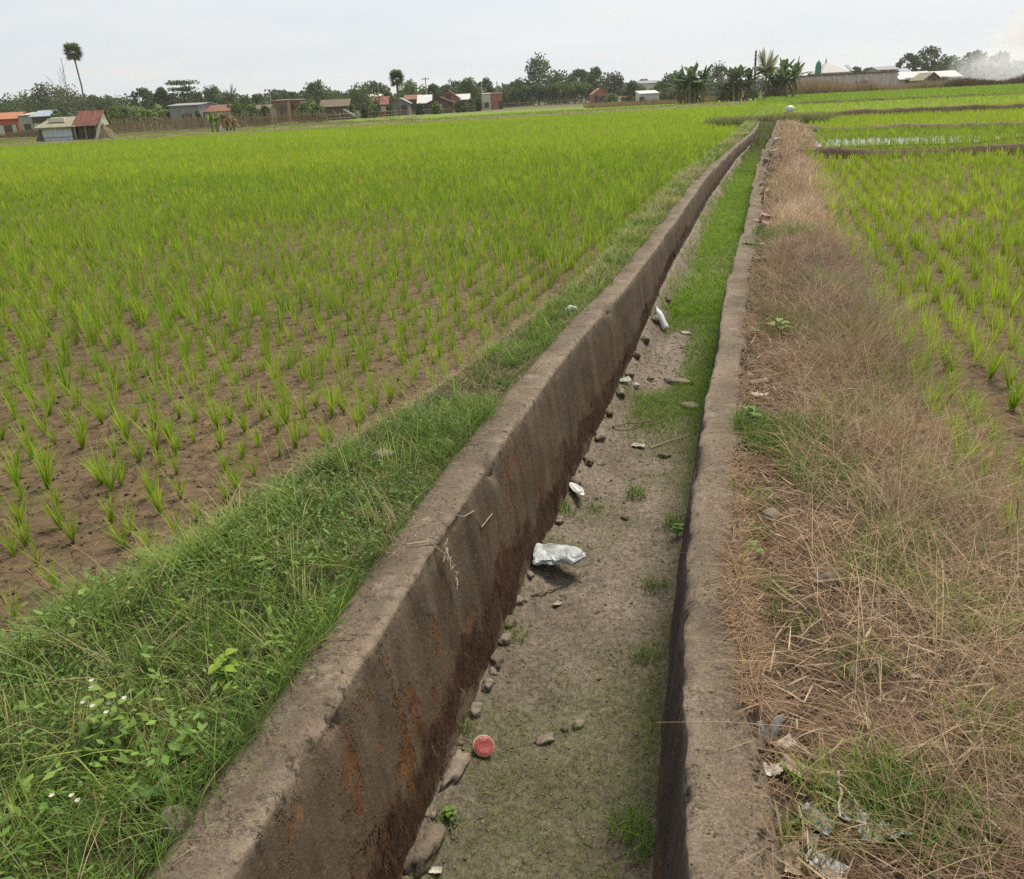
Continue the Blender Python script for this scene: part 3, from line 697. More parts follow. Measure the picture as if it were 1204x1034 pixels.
# small creeping leaves
X, Y, d = bank_points(26000, .9, 5.5, .0, 1.0, 1.1); N = len(X)
k = rng.random(N) < np.clip(.35 + 1.1 * fbm(X * 2.1, Y * 2.1, 0, 149), 0.03, 1) * (1 - .9 * bare(X, Y)) * (d / bankL(Y) < gext(Y)); X, Y = X[k], Y[k]; N = len(X)
gr.leaves(np.stack([X, Y, ground_z(X, Y) + rng.uniform(.01, .11, N)], -1), rng.uniform(.008, .024, N), mixc((.06, .125, .028), (.17, .25, .055), rng.random(N)))
# separate tufts along the bank, each with its own colour, height and lean
GP = np.array([(.17, .28, .035), (.10, .19, .028), (.26, .33, .06), (.36, .36, .12), (.44, .36, .20), (.075, .145, .025)])
def btufts(nt, y0, y1, pw, f1, per, h0, h1, wk, dry):
    X, Y, d = bank_points(nt, y0, y1, .0, f1, pw); k = (d / bankL(Y) < gext(Y) + .04) & (rng.random(nt) < np.clip(.75 + .8 * fbm(X * 1.5, Y * 1.1, 0, 157), .05, 1) * (1 - .8 * bare(X, Y)))
    X, Y = X[k], Y[k]; n = len(X); u = rng.random(n) + dry * fbm(X * .8, Y * .6, 0, 158)
    ci = np.where(u < .3, 0, np.where(u < .5, 1, np.where(u < .62, 5, np.where(u < .82, 2, np.where(u < .92, 3, 4)))))
    i = np.repeat(np.arange(n), per); N = len(i); az = rng.uniform(0, 2 * PI, N); q = ((.02 + .06 * rng.random(n)) * (1 + .04 * Y))[i] * np.sqrt(rng.random(N)); x, y = X[i] + q * np.cos(az), Y[i] + q * np.sin(az)
    hh = (h0 + (h1 - h0) * rng.random(n) ** 1.6)[i] * rng.uniform(.5, 1.15, N); la = np.where(rng.random(N) < .5, az, rng.uniform(0, 2 * PI, n)[i])
    c = GP[ci][i] * rng.uniform(.7, 1.15, N)[:, None]
    gr.add(np.stack([x, y, ground_z(x, y) - .004], -1), hh, wk[0] + wk[1] * y, la, np.abs(rng.normal(.25, .35, N)), rng.uniform(0, .8, N), c * .85, 3, tip=c * 1.12, droop=rng.uniform(0, .5, N))
btufts(700, 1.0, 4.4, 1.0, .8, 26, .06, .20, (.0024, .0002), .3)
btufts(1500, 4.2, 12, 1.1, .75, 22, .05, .17, (.0022, .0003), .7)
btufts(1900, 10, 46, 1.2, .9, 18, .06, .22, (.002, .00032), .8)
X, Y, d = bank_points(3000, .9, 2.9, .05, .85); N = len(X); k = rng.random(N) < np.clip(.25 + 1.3 * fbm(X * 2.6, Y * 2.6, 0, 159), 0, 1); X, Y = X[k], Y[k]; N = len(X)
gr.leaves(np.stack([X, Y, ground_z(X, Y) + rng.uniform(.04, .14, N)], -1), rng.uniform(.02, .045, N), mixc((.08, .16, .03), (.21, .32, .06), rng.random(N)), .5, .45)
# farther along the bank
X, Y, d = bank_points(24000, 9, 46, -.02, 1.15, 1.2); N = len(X)
k = rng.random(N) < np.clip(.65 + .7 * fbm(X * .9, Y * .9, 0, 151), .1, 1) * (1 - .9 * sstep(.5, .85, d / bankL(Y))); X, Y = X[k], Y[k]; N = len(X)
c = mixc((.19, .29, .045), (.50, .45, .22), np.clip(.22 + .8 * fbm(X * .6, Y * .6, 0, 153) + .4 * sstep(12, 32, Y) + rng.normal(0, .15, N), 0, 1))
gr.add(np.stack([X, Y, ground_z(X, Y) - .005], -1), rng.uniform(.04, .16, N), .004 + .00024 * Y, rng.uniform(0, 2 * PI, N), rng.uniform(0, .8, N), rng.uniform(0, .6, N), c * .9, 2, tip=c * 1.1, droop=rng.uniform(0, .4, N))
# ---- canal bed growth
def bed_pts(N, y0, y1, pw=1.0, a=.02, b=.98):
    Y = y0 + (y1 - y0) * rng.random(N) ** pw; t = a + (b - a) * rng.random(N)
    l, r = Li(Y) + .09, Ri(Y) - .07
    return l + (r - l) * t, Y, t
X, Y, t = bed_pts(52000, 1.4, 9.5, 1.1); N = len(X)
m = fbm(X * 2.0, Y * 1.5, 0, 73) + .35 * (t - .5) + .1
edge = .35 * sstep(.80, .95, t) + .2 * sstep(.16, .04, t)
mid = np.exp(-((Y - 5.9) / .5) ** 2) * sstep(.4, .8, t) * .5
gap = np.exp(-(((t - .42) / .24) ** 2)) * sstep(8.8, 8.2, Y) * sstep(6.5, 7.1, Y)
far_ = sstep(5.4, 6.6, Y + .8 * (t - .5))
den = np.clip(.10 + sstep(.0, .5, m) * .6 + edge * .7 * np.clip(.5 + fbm(X * 3, Y * 3, 0, 163), 0, 1) + mid + far_ * sstep(.12, .3, t) * 1.2 - gap * 1.6, 0, 1)
k = rng.random(N) < den; X, Y, t = X[k], Y[k], t[k]; N = len(X); f_ = sstep(5.4, 6.8, Y)
c = mixc((.16, .20, .04), (.17, .29, .03), np.clip(.25 + .6 * f_ + .5 * sstep(.75, .95, t) + rng.normal(0, .2, N), 0, 1))
gr.add(np.stack([X, Y, bed_z(X, Y) - .003], -1), (.012 + .018 * rng.random(N) + .035 * f_ + .05 * sstep(.8, .95, t) * rng.random(N)), .0022 + .0012 * f_, rng.uniform(0, 2 * PI, N), rng.uniform(0, 1, N), rng.uniform(0, .6, N), c * .9, 2, tip=c * 1.1, droop=.2)
X, Y, t = bed_pts(60000, 9.0, 44, 1.25); N = len(X)
den = np.clip(.1 + .75 * sstep(.08, .3, t) + .6 * fbm(X * 2, Y * 1.2, 0, 167), 0.03, 1); k = rng.random(N) < den; X, Y, t = X[k], Y[k], t[k]; N = len(X)
c = mixc((.17, .29, .026), (.24, .38, .035), np.clip(.5 + .5 * fbm(X * 1.5, Y * .6, 0, 168) + rng.normal(0, .15, N), 0, 1)); dk = sstep(20, 34, Y)[:, None]; c = c * (1 - dk) + np.array((.13, .16, .05)) * dk
gr.add(np.stack([X, Y, bed_z(X, Y) - .003], -1), rng.uniform(.04, .11, N), .0035 + .0003 * Y, rng.uniform(0, 2 * PI, N), rng.uniform(0, .8, N), rng.uniform(0, .6, N), c * .9, 2, tip=c * 1.1, droop=.2)
X, Y, t = bed_pts(5200, 26, 45.3, .8); N = len(X)
gr.add(np.stack([X, Y, bed_z(X, Y)], -1), rng.uniform(.08, .5, N) * sstep(24, 42, Y), .022, rng.uniform(0, 2 * PI, N), rng.uniform(0, .6, N), rng.uniform(0, .5, N), mixc((.07, .10, .03), (.22, .25, .08), rng.random(N)), 2, droop=.2)
# tufts on the bed
def bed_px(px, py):
    z = BED
    for _ in range(6):
        x, y = gp(px, py, z); z = float(bed_z(np.array(x), np.array(y)))
    return x, y, z
def tuft(b, px, py, z, n, h, r, ca, cb):
    x, y = bed_px(px, py)[:2] if z < -.5 else gp(px, py, z); az = rng.uniform(0, 2 * PI, n); q = r * np.sqrt(rng.random(n))
    c = mixc(ca, cb, rng.random(n)); X = x + q * np.cos(az); Y = y + q * np.sin(az)
    zz = bed_z(X, Y) if z < -.5 else ground_z(X, Y)
    b.add(np.stack([X, Y, zz], -1), h * rng.uniform(.5, 1.2, n), .0035 + .0002 * y, rng.uniform(0, 2 * PI, n), rng.uniform(0, .7, n), rng.uniform(0, .6, n), c * .9, 3, tip=c * 1.1, droop=rng.uniform(0, .4, n))
for (px, py, n, h, r) in ((746, 583, 70, .1, .07), (660, 600, 90, .08, .09), (740, 975, 90, .09, .07), (525, 965, 40, .06, .05), (603, 745, 60, .06, .08), (545, 855, 40, .06, .05), (760, 770, 80, .07, .08), (790, 620, 90, .1, .08), (755, 1000, 70, .1, .06), (590, 720, 50, .06, .06), (700, 600, 40, .05, .06), (770, 690, 60, .08, .07)):
    tuft(gr, px, py, BED, n, h, r, (.10, .19, .03), (.18, .29, .04))
# ---- green tufts among the dry grass, right
for (px, py, n, h, r, ca, cb) in ((925, 530, 900, .13, .26, G1, G2), (905, 520, 500, .10, .18, G1, G2), (960, 575, 420, .12, .17, G1, G2), (985, 600, 260, .10, .15, G1, G2), (895, 705, 220, .06, .10, G1, G2), (930, 740, 120, .06, .08, G1, G2), (890, 600, 160, .07, .10, G1, G3), (885, 640, 120, .06, .07, G1, G3),
        (1035, 700, 160, .16, .16, G2, G3), (1050, 660, 140, .16, .14, G2, G3), (1060, 985, 220, .13, .13, G1, G2), (1010, 990, 100, .1, .1, G1, G3), (1040, 960, 140, .12, .10, G1, G2), (1100, 1000, 200, .12, .14, G1, G2), (1030, 925, 90, .10, .08, G2, G3), (940, 1010, 120, .08, .08, G1, G3), (955, 940, 110, .09, .06, G2, G3), (1010, 800, 90, .1, .1, G1, G3),
        (915, 285, 400, .15, .3, G1, G2), (940, 280, 300, .15, .3, G2, G3), (905, 300, 200, .12, .25, G1, G2), (1000, 340, 300, .2, .35, G2, G3), (970, 400, 260, .15, .3, G2, G3), (1060, 460, 200, .18, .25, G2, G3), (910, 400, 120, .12, .2, G1, G3), (940, 345, 160, .12, .25, G2, G3), (1000, 500, 160, .16, .2, G2, G3), (1180, 900, 140, .14, .14, G2, G3), (1150, 760, 120, .16, .16, G2, G3), (1110, 590, 140, .16, .2, G2, G3)):
    tuft(gr, px, py, -.1, n, h, r, ca, cb)
# sparse green through the whole dry strip
Y = 1.2 + 40 * rng.random(16000) ** 1.6; d = rng.random(16000) * 1.15 * bankR(Y); X = Ro(Y) + d
k = rng.random(16000) < np.clip(fbm(X * 1.1, Y * .8, 0, 171) * 1.2 - .22, .015, 1); X, Y = X[k], Y[k]; N = len(X)
gr.add(np.stack([X, Y, ground_z(X, Y)], -1), rng.uniform(.05, .2, N), .003 + .0003 * Y, rng.uniform(0, 2 * PI, N), rng.uniform(0, .7, N), rng.uniform(0, .6, N), mixc(G1, G3, rng.random(N)), 3, droop=rng.uniform(0, .4, N))
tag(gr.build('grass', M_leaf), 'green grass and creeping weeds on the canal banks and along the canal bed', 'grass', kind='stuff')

# ------------------------------------------------------------------ dry grass strip on the right
st = Blades()
S1, S2, S3 = (.13, .082, .050), (.38, .262, .160), (.55, .408, .262)
def strip_pts(N, y0, y1, pw, f0, f1):
    Y = y0 + (y1 - y0) * rng.random(N) ** pw; d = (f0 + (f1 - f0) * rng.random(N)) * bankR(Y); return Ro(Y) + d, Y, d
# matted straw lying down
X, Y, d = strip_pts(80000, .9, 9, 1.15, -.02, 1.02); N = len(X)
k = rng.random(N) < np.clip(.62 + .7 * fbm(X * 1.8, Y * 1.8, 0, 181), .1, 1); X, Y = X[k], Y[k]; N = len(X)
flat_straw(st, X, Y, ground_z(X, Y) + rng.uniform(0, .035, N), rng.uniform(.03, .2, N) * (1 + .5 * (rng.random(N) < .12)), rng.uniform(.0011, .0024, N), S1, S2, .22)
X, Y, d = strip_pts(4200, .9, 9, 1.1, .0, .95); N = len(X)
flat_straw(st, X, Y, ground_z(X, Y) + rng.uniform(.005, .05, N), rng.uniform(.03, .17, N), rng.uniform(.003, .008, N), (.19, .14, .095), (.48, .385, .255), .18)
# tangled half-standing stems
X, Y, d = strip_pts(42000, 1.0, 10, 1.1, .18, 1.0); N = len(X)
k = rng.random(N) < np.clip(.45 + .9 * fbm(X * 1.0, Y * 1.0, 0, 183) + .4 * sstep(.5, .9, d / bankR(Y)), .04, 1); X, Y = X[k], Y[k]; N = len(X)
c = mixc(S1, S3, np.clip(.5 + .5 * fbm(X * .9, Y * .9, 0, 185) + rng.normal(0, .2, N), 0, 1)); gy = sstep(.15, .5, fbm(X * .7, Y * .5, 0, 187))[:, None]; c = c * (1 - gy * .6) + np.array((.19, .15, .125)) * gy * .6
st.add(np.stack([X, Y, ground_z(X, Y)], -1), rng.uniform(.05, .27, N), rng.uniform(.0010, .0022, N), rng.uniform(0, 2 * PI, N), rng.uniform(0, 1.5, N), rng.uniform(-.4, 1.0, N), c, 4, droop=rng.uniform(0, .75, N), taper=.4)
# standing dry grass farther along, in clumps of their own colour, height and lean
PAL = np.array([(.67, .52, .35), (.55, .395, .25), (.34, .235, .15), (.30, .245, .205), (.30, .29, .12), (.48, .38, .27)])
def clumps(nc, y0, y1, pw, f0, f1, per, h0, h1, wk, lean):
    X, Y, d = strip_pts(nc, y0, y1, pw, f0, f1); f = d / bankR(Y)
    keep = rng.random(nc) < np.clip(.6 + .8 * fbm(X * .9, Y * .7, 0, 191) - .5 * sstep(.2, .0, f), .06, 1)
    X, Y, f = X[keep], Y[keep], f[keep]; n = len(X)
    gyw = np.exp(-((Y - 8.0) / 1.25) ** 2) * sstep(.2, .4, f) * 1.25
    u = rng.random(n) + .5 * fbm(X * .5, Y * .35, 0, 193) - .22 * sstep(9.5, 12, Y) + .2 * sstep(.4, .1, f)
    ci = np.where(rng.random(n) < gyw * .75, 3, np.where(u < .3, 0, np.where(u < .58, 1, np.where(u < .74, 5, np.where(u < .9, 2, 4)))))
    i = np.repeat(np.arange(n), per); N = len(i); sp_ = (.03 + .10 * rng.random(n))[i] * (1 + .03 * Y[i]); az = rng.uniform(0, 2 * PI, N); q = sp_ * np.sqrt(rng.random(N))
    x, y = X[i] + q * np.cos(az), Y[i] + q * np.sin(az)
    hh = (h0 + (h1 - h0) * rng.random(n) ** 1.5)[i] * rng.uniform(.45, 1.1, N)
    la = rng.uniform(0, 2 * PI, n)[i] + rng.normal(0, .9, N); le = np.abs((lean * rng.random(n))[i] + rng.normal(0, .25, N))
    c = PAL[ci][i] * rng.uniform(.5, 1.15, N)[:, None] * rng.uniform(.7, 1.15, n)[i][:, None]
    st.add(np.stack([x, y, ground_z(x, y)], -1), hh, wk[0] + wk[1] * y, la, le, rng.uniform(-.2, .7, N), c, 3, droop=rng.uniform(0, .45, N), taper=.35)
clumps(1900, 6.2, 18, 1.25, .10, 1.02, 20, .06, .34, (.0018, .00018), .9)
clumps(1300, 14, 42, 1.25, .08, 1.12, 20, .10, .40, (.002, .00026), .6)
clumps(900, 1.3, 7, 1.0, .38, .95, 22, .12, .40, (.0012, .0001), .6)
X, Y, d = strip_pts(30000, 8, 42, 1.3, .0, 1.15); N = len(X)
flat_straw(st, X, Y, ground_z(X, Y) + rng.uniform(0, .03, N), rng.uniform(.06, .3, N), .002 + .00024 * Y, (.22, .15, .10), (.52, .38, .26), .2)
# straw fallen over the top of the right wall and a little over its edge
for (y0, y1, n, ov) in ((2.25, 2.75, 900, .17), (2.75, 3.2, 300, .12), (3.3, 3.7, 150, .12), (5.7, 6.3, 420, .16), (4.4, 4.9, 120, .12), (7.4, 8.6, 200, .2), (1.9, 2.25, 500, .10), (9, 14, 600, .2), (14, 24, 900, .24)):
    Y = rng.uniform(y0, y1, n); X = Ro(Y) - ov * .5 * rng.random(n) ** 1.3 + .03
    flat_straw(st, X, Y, np.full(n, .006) + rng.uniform(0, .012, n), rng.uniform(.03, .12, n), .0022 + .00012 * Y, S1, S2, .06)
# crumbs on the left wall and the tawny edge of the left bank
X, Y, d = bank_points(14000, 1.0, 14, -.12, 1.0); k = (rng.random(len(X)) < np.clip(bare(X, Y) * 1.2 + .1 + .5 * sstep(gext(Y) - .15, gext(Y), d / bankL(Y)), 0, 1)) | (d < 0) & (rng.random(len(X)) < .12); X, Y, d = X[k], Y[k], d[k]
X = np.where(d < 0, Lo(Y) + .015 + .10 * rng.random(len(X)), X); z = np.where(d < .0, .008, ground_z(X, Y) + .006); flat_straw(st, X, Y, z, np.where(d < 0, rng.uniform(.02, .07, len(X)), rng.uniform(.03, .16, len(X))), .0022, S1, S3, np.where(d < 0, .03, .12))
# brush along the foot of the far compound wall and over the far banks
for (x0, x1, yb, Yd, n, h, ca, cb) in ((935, 1060, 106, 186, 9000, 2.3, (.24, .17, .10), (.38, .29, .16)), (1055, 1125, 101, 184, 4600, 1.7, (.26, .19, .10), (.36, .30, .15)), (830, 940, 112, 165, 3000, .7, (.2, .17, .08), (.34, .28, .14)), (690, 840, 122, 150, 4500, .8, (.22, .17, .08), (.36, .27, .14)), (0, 60, 158, 140, 2200, .9, (.10, .07, .045), (.17, .13, .08)), (380, 560, 133, 190, 2600, .8, (.16, .16, .06), (.30, .26, .12))):
    a, _ = at(x0, yb, Yd); b, _ = at(x1, yb, Yd); X = rng.uniform(a, b, n); Y = Yd + rng.uniform(-3, 6, n)
    st.add(np.stack([X, Y, np.full(n, -.32)], -1), h * rng.uniform(.5, 1.2, n) * (.7 + .5 * vn(X * .2, Y * .2, 0, 7)), .16, rng.uniform(0, 2 * PI, n), rng.uniform(0, .6, n), .2, mixc(ca, cb, rng.random(n)), 1)
# dark burnt brush below the smoke
a, _ = at(1120, 98, 178); b, _ = at(1230, 98, 178); n = 5200; X = rng.uniform(a, b, n); Y = 178 + rng.uniform(0, 5, n)
st.add(np.stack([X, Y, np.full(n, -.32)], -1), rng.uniform(.5, 1.1, n) * (1.5 + .9 * vn(X * .35, 1.0, 0, 77)), .2, rng.uniform(0, 2 * PI, n), rng.uniform(0, .7, n), .2, mixc((.07, .045, .03), (.17, .11, .07), rng.random(n)), 1)
tag(st.build('dry_grass', M_straw), 'tan matted dry grass and straw on the strip right of the canal and on far banks', 'dry grass', kind='stuff')

# rootlets hanging in the dark band at the foot of the left wall
rt = Blades()
N = 7000; Y = 1.2 + 12 * rng.random(N) ** 1.3; z = bed_base(Y) + led_(Y) + .03 + .24 * rng.random(N) / np.interp(Y, [5, 8.5], [1.0, 1.9]); z = z + .09 * fbm(Y * 2.5, z * 3, 0, 201)
xw = Li(Y) + .10 * (-z / .85) + .012
k = rng.random(N) < np.clip(.5 + .8 * fbm(Y * 3, z * 5, 0, 203), 0.05, 1); Y, z, xw = Y[k], z[k], xw[k]; N = len(Y)
c = mixc((.026, .013, .008), (.12, .062, .034), rng.random(N) ** 1.8); pl = rng.random(N) < .05; c[pl] = (.26, .2, .13)
rt.add(np.stack([xw, Y, z], -1), -rng.uniform(.012, .042, N), .002 + .0001 * Y, rng.uniform(-1.4, 1.4, N), -rng.uniform(0, .45, N), rng.uniform(-.3, .3, N), c, 3, taper=.4)
o = rt.build('root_mat', M_straw, WL); o['kind'] = 'stuff'; o['label'] = 'dark reddish-brown mat of fine roots'

# crumbs of earth, grit and small clods
def crumbs(name, label, P, S, C):
    n = len(P); V0 = np.array([(1, 0, 0), (0, 1, 0), (-1, 0, 0), (0, -1, 0), (0, 0, 1), (.2, .1, -.6)], float); F0 = np.array([(0, 1, 4), (1, 2, 4), (2, 3, 4), (3, 0, 4), (1, 0, 5), (2, 1, 5), (3, 2, 5), (0, 3, 5)])
    a = rng.uniform(0, 6.28, n); V = V0[None] * rng.uniform(.6, 1.3, (n, 6, 1)) * S[:, None, None] * np.array([1, 1, .7]); ca, sa = np.cos(a)[:, None], np.sin(a)[:, None]
    V = np.stack([V[..., 0] * ca - V[..., 1] * sa, V[..., 0] * sa + V[..., 1] * ca, V[..., 2]], -1) + P[:, None, :]
    o = raw(name, V.reshape(-1, 3), (np.arange(n)[:, None, None] * 6 + F0[None]).reshape(-1, 3), M_straw, col=np.repeat(C, 8, 0)); tag(o, label, 'grit', kind='stuff')
X, Y, t = bed_pts(7000, 1.3, 9, 1.2); n = len(X); S = .0022 + .006 * rng.random(n) ** 5; S = S * (1 + .1 * Y)
c1 = mixc((.15, .115, .08), (.31, .25, .19), rng.random(n)); p1 = np.stack([X, Y, bed_z(X, Y)], -1)
X, Y, d = strip_pts(9000, 1.0, 8, 1.2, .0, .75); n = len(X); s2 = .003 + .010 * rng.random(n) ** 4; c2 = mixc((.08, .055, .035), (.30, .22, .15), rng.random(n)); p2 = np.stack([X, Y, ground_z(X, Y)], -1)
Y = rng.uniform(2.4, 9, 9000); X = Lo(Y) - bankL(Y) * .9 - rng.random(9000) * (1.5 + .6 * Y); n = len(X); s3 = .004 + .014 * rng.random(n) ** 3; c3_ = mixc((.06, .04, .026), (.15, .105, .07), rng.random(n)); p3 = np.stack([X, Y, ground_z(X, Y)], -1)
Y = .9 + 7 * rng.random(2600); w_ = rng.random(2600); X = np.where(w_ < .5, Lo(Y) + .2 * rng.random(2600) ** 3, Ro(Y) - .2 * rng.random(2600) ** 3); n = 2600; s4 = .0015 + .004 * rng.random(n) ** 3; c4 = mixc((.09, .06, .04), (.26, .2, .15), rng.random(n)); p4 = np.stack([X, Y, np.full(n, .003)], -1)
Y = 1.0 + 22 * rng.random(5200) ** 1.4; d = .34 * rng.random(5200) ** 1.2; X = Ro(Y) + d - .03; n = len(X); s5 = (.003 + .014 * rng.random(n) ** 3) * (.5 + .14 * Y); c5 = mixc((.05, .034, .022), (.26, .19, .13), rng.random(n) ** 1.4); p5 = np.stack([X, Y, ground_z(X, Y) + .01], -1)
p4 = np.concatenate([p4, p5]); s4 = np.concatenate([s4, s5]); c4 = np.concatenate([c4, c5])
crumbs('grit', 'loose earth crumbs and grit on the canal bed, paddy mud and walls', np.concatenate([p1, p2, p3, p4]), np.concatenate([S, s2, s3, s4]), np.concatenate([c1, c2, c3_, c4]))

# ================================================================== stones, litter and plants near the canal
M_stone = surf('stone', (.13, .105, .08), (.26, .22, .175), 9, bump=.5, c3=(.09, .07, .05), s3=5, t3=.56)
M_stone_d = surf('dirty_stone', (.085, .068, .05), (.17, .135, .10), 11, bump=.6, c3=(.05, .05, .025), s3=6, t3=.55)
M_clod = surf('earth_clod', (.12, .082, .055), (.23, .165, .115), 16, bump=.7)
M_pale = surf('pale_stone', (.34, .32, .28), (.50, .47, .42), 8, bump=.35)
M_paper = surf('dirty_paper', (.36, .33, .28), (.54, .51, .46), 12, bump=.2, c3=(.22, .17, .12), s3=24, t3=.55)
M_foil = surf('plastic_film', (.42, .43, .43), (.62, .63, .63), 16, rough=.35, bump=.2, spec=.5, c3=(.24, .22, .19), s3=9, t3=.6)
M_blue = surf('blue_white_film', (.33, .36, .38), (.50, .52, .53), 18, rough=.4, bump=.2, spec=.5, c3=(.12, .22, .32), s3=30, t3=.56)
M_tan = surf('tan_wrapper', (.26, .19, .13), (.42, .33, .24), 16, rough=.6, bump=.3, spec=.4)
M_pink = surf('pink_rag', (.40, .22, .19), (.52, .40, .36), 14, bump=.3, c3=(.28, .05, .045), s3=10, t3=.56)
M_wood = surf('weathered_wood', (.24, .19, .13), (.42, .35, .26), 6, bump=.3, stretch=(1, 1, .2))
M_green_film = surf('green_white_film', (.36, .42, .36), (.52, .56, .50), 18, rough=.4, bump=.2, spec=.5)

def lump(name, label, cat, loc, size, mat, seed=0, rz=0, rough=.28, freq=1.6, sub=3, group=None, tilt=0, sharp=False):
    bm = bmesh.new(); bmesh.ops.create_icosphere(bm, subdivisions=sub, radius=1.0)
    for v in bm.verts:
        p = v.co.copy(); q = p * freq + Vector((seed * 3.7, seed * 1.3, seed * 5.1))
        d = mnoise.noise(q) * rough + mnoise.noise(q * 2.6) * rough * .5
        if sharp: d += abs(mnoise.noise(q * 2.2)) * rough * 1.6 - rough * .5
        v.co = Vector((p.x * size[0], p.y * size[1], p.z * size[2])) * (.5 * (1 + d))
    me = bpy.data.meshes.new(name); bm.to_mesh(me); bm.free()
    if not sharp: me.polygons.foreach_set('use_smooth', np.ones(len(me.polygons), bool))
    o = mesh_obj(name, me, mat); o.location = loc; o.rotation_euler = (tilt, tilt * .5, rz)
    return tag(o, label, cat, group)

# stones bedded along the foot of the left wall
foot = [(484, 1004, 40, 1.7), (497, 955, 24, 1.2), (522, 905, 30, 2.2), (530, 872, 20, 1.1), (549, 836, 24, 1.2), (556, 806, 22, 1.1), (562, 778, 20, 1.2), (576, 790, 18, 1), (571, 752, 20, 1.2), (583, 733, 18, 1.1), (596, 706, 20, 1.3),
        (612, 676, 16, 1.2), (634, 640, 15, 1.1), (646, 612, 14, 1.2), (668, 566, 16, 1.1), (687, 542, 20, 1.1), (703, 510, 18, 1.5), (704, 545, 13, 1), (712, 484, 16, 1.4), (720, 462, 14, 1.2), (729, 440, 13, 1.1), (741, 418, 12, 1.1), (752, 398, 11, 1.2), (768, 372, 10, 1.1), (784, 348, 9, 1.1)]
for i, (px, py, sz, el) in enumerate(foot):
    x, y, zz = bed_px(px, py); s = sz * y / F * random.uniform(.75, 1.25); x = max(x, float(Li(y)) + .10 + s * .12) + random.uniform(0, .03)
    lump('stone', 'rounded mud-brown stone bedded along the foot of the left canal wall', 'stone', (x, y, zz - s * random.uniform(.02, .16)), (s * .85, s * el * 1.15, s * .8), M_stone if i % 3 else M_stone_d, i, random.uniform(-.6, .2), group='stones along the foot of the left wall', freq=1.5, rough=.5)
on_bed = bed_px
def on_right(px, py): x, y = gp(px, py, -.09); return x, y, float(ground_z(np.array(x), np.array(y)))
for (px, py, sx, sy, sz, m, lab, cat) in (
        (641, 872, .075, .05, .035, M_stone, 'small pale angular stone on the canal bed to the right of the red lidded cup', 'stone'),
        (680, 853, .06, .045, .03, M_stone, 'flat brown stone on the canal bed just beyond the pale angular one', 'stone'),
        (664, 858, .035, .03, .02, M_stone_d, 'tiny dark stone touching the flat brown stone on the canal bed', 'stone'),
        (811, 479, .17, .13, .05, M_stone, 'wide flat grey slab on the canal bed against the right wall', 'stone slab'),
        (797, 450, .26, .12, .06, M_stone, 'long low pale slab lying across the canal bed', 'stone slab'),
        (747, 451, .07, .06, .05, M_pale, 'white stone left of the long pale slab on the canal bed', 'stone'),
        (765, 447, .07, .05, .05, M_stone, 'grey stone between the white stone and the long pale slab', 'stone'),
        (806, 393, .12, .07, .04, M_pale, 'pale flat stone on the bare mud patch beside the standing white bottle', 'stone'),
        (781, 537, .09, .08, .04, M_stone_d, 'mossy stone on the right half of the canal bed past the plastic sliver', 'stone'),
        (735, 610, .06, .05, .03, M_stone_d, 'dull brown stone on the canal bed right of the white plastic sliver', 'stone')):
    x, y, z = on_bed(px, py)
    lump('stone', lab, cat, (x, y, z + sz * .25), (sx, sy, sz), m, px, random.uniform(-1, 1), rough=.4, freq=1.3)
for (px, py, sx, sy, sz, m, lab) in (
        (905, 619, .085, .07, .075, M_stone, 'tan rounded stone on the green weeds just right of the right wall'),
        (929, 613, .04, .035, .03, M_stone, 'small grey stone beside the tan rounded stone'),
        (1003, 800, .05, .035, .03, M_stone, 'pale pebble in the dry grass beyond the white folded paper'),
        (973, 700, .10, .08, .08, M_stone_d, 'brown clod half hidden in dry grass past the tan stone'),
        (908, 672, .05, .04, .03, M_stone, 'flat pebble next to the right wall between straw and weeds'),
        (914, 168, .26, .2, .16, M_pale, 'pale rubble block lying on the far end of the right wall'),
        (901, 196, .2, .16, .13, M_stone, 'grey rubble block on the far part of the right wall'),
        (897, 226, .16, .12, .10, M_stone_d, 'dark rubble lump on the right wall by the standing dry grass')):
    x, y, z = on_right(px, py)
    lump('stone', lab, 'stone', (x, y, max(z, -.08) + sz * .3), (sx, sy, sz), m, px + 5, random.uniform(-1, 1), rough=.3, freq=1.2)
x, y = gp(452, 548, -.06); lump('stone', 'flat pale stone on the dry gap of the left grass bank', 'stone', (x, y, float(ground_z(np.array(x), np.array(y))) + .02), (.12, .08, .045), M_stone, 3, .3, .3)
x, y = gp(672, 367, -.04); lump('stone', 'small white stone in grass beside the left wall top', 'stone', (x, y, float(ground_z(np.array(x), np.array(y))) + .02), (.09, .07, .05), M_pale, 4, .3, .3)
x, y = gp(205, 972, -.02); lump('stone', 'dark grey rounded stone wedged between grass and the near left wall', 'stone', (x, y, -.04), (.10, .13, .12), M_stone_d, 6, .3, .25)

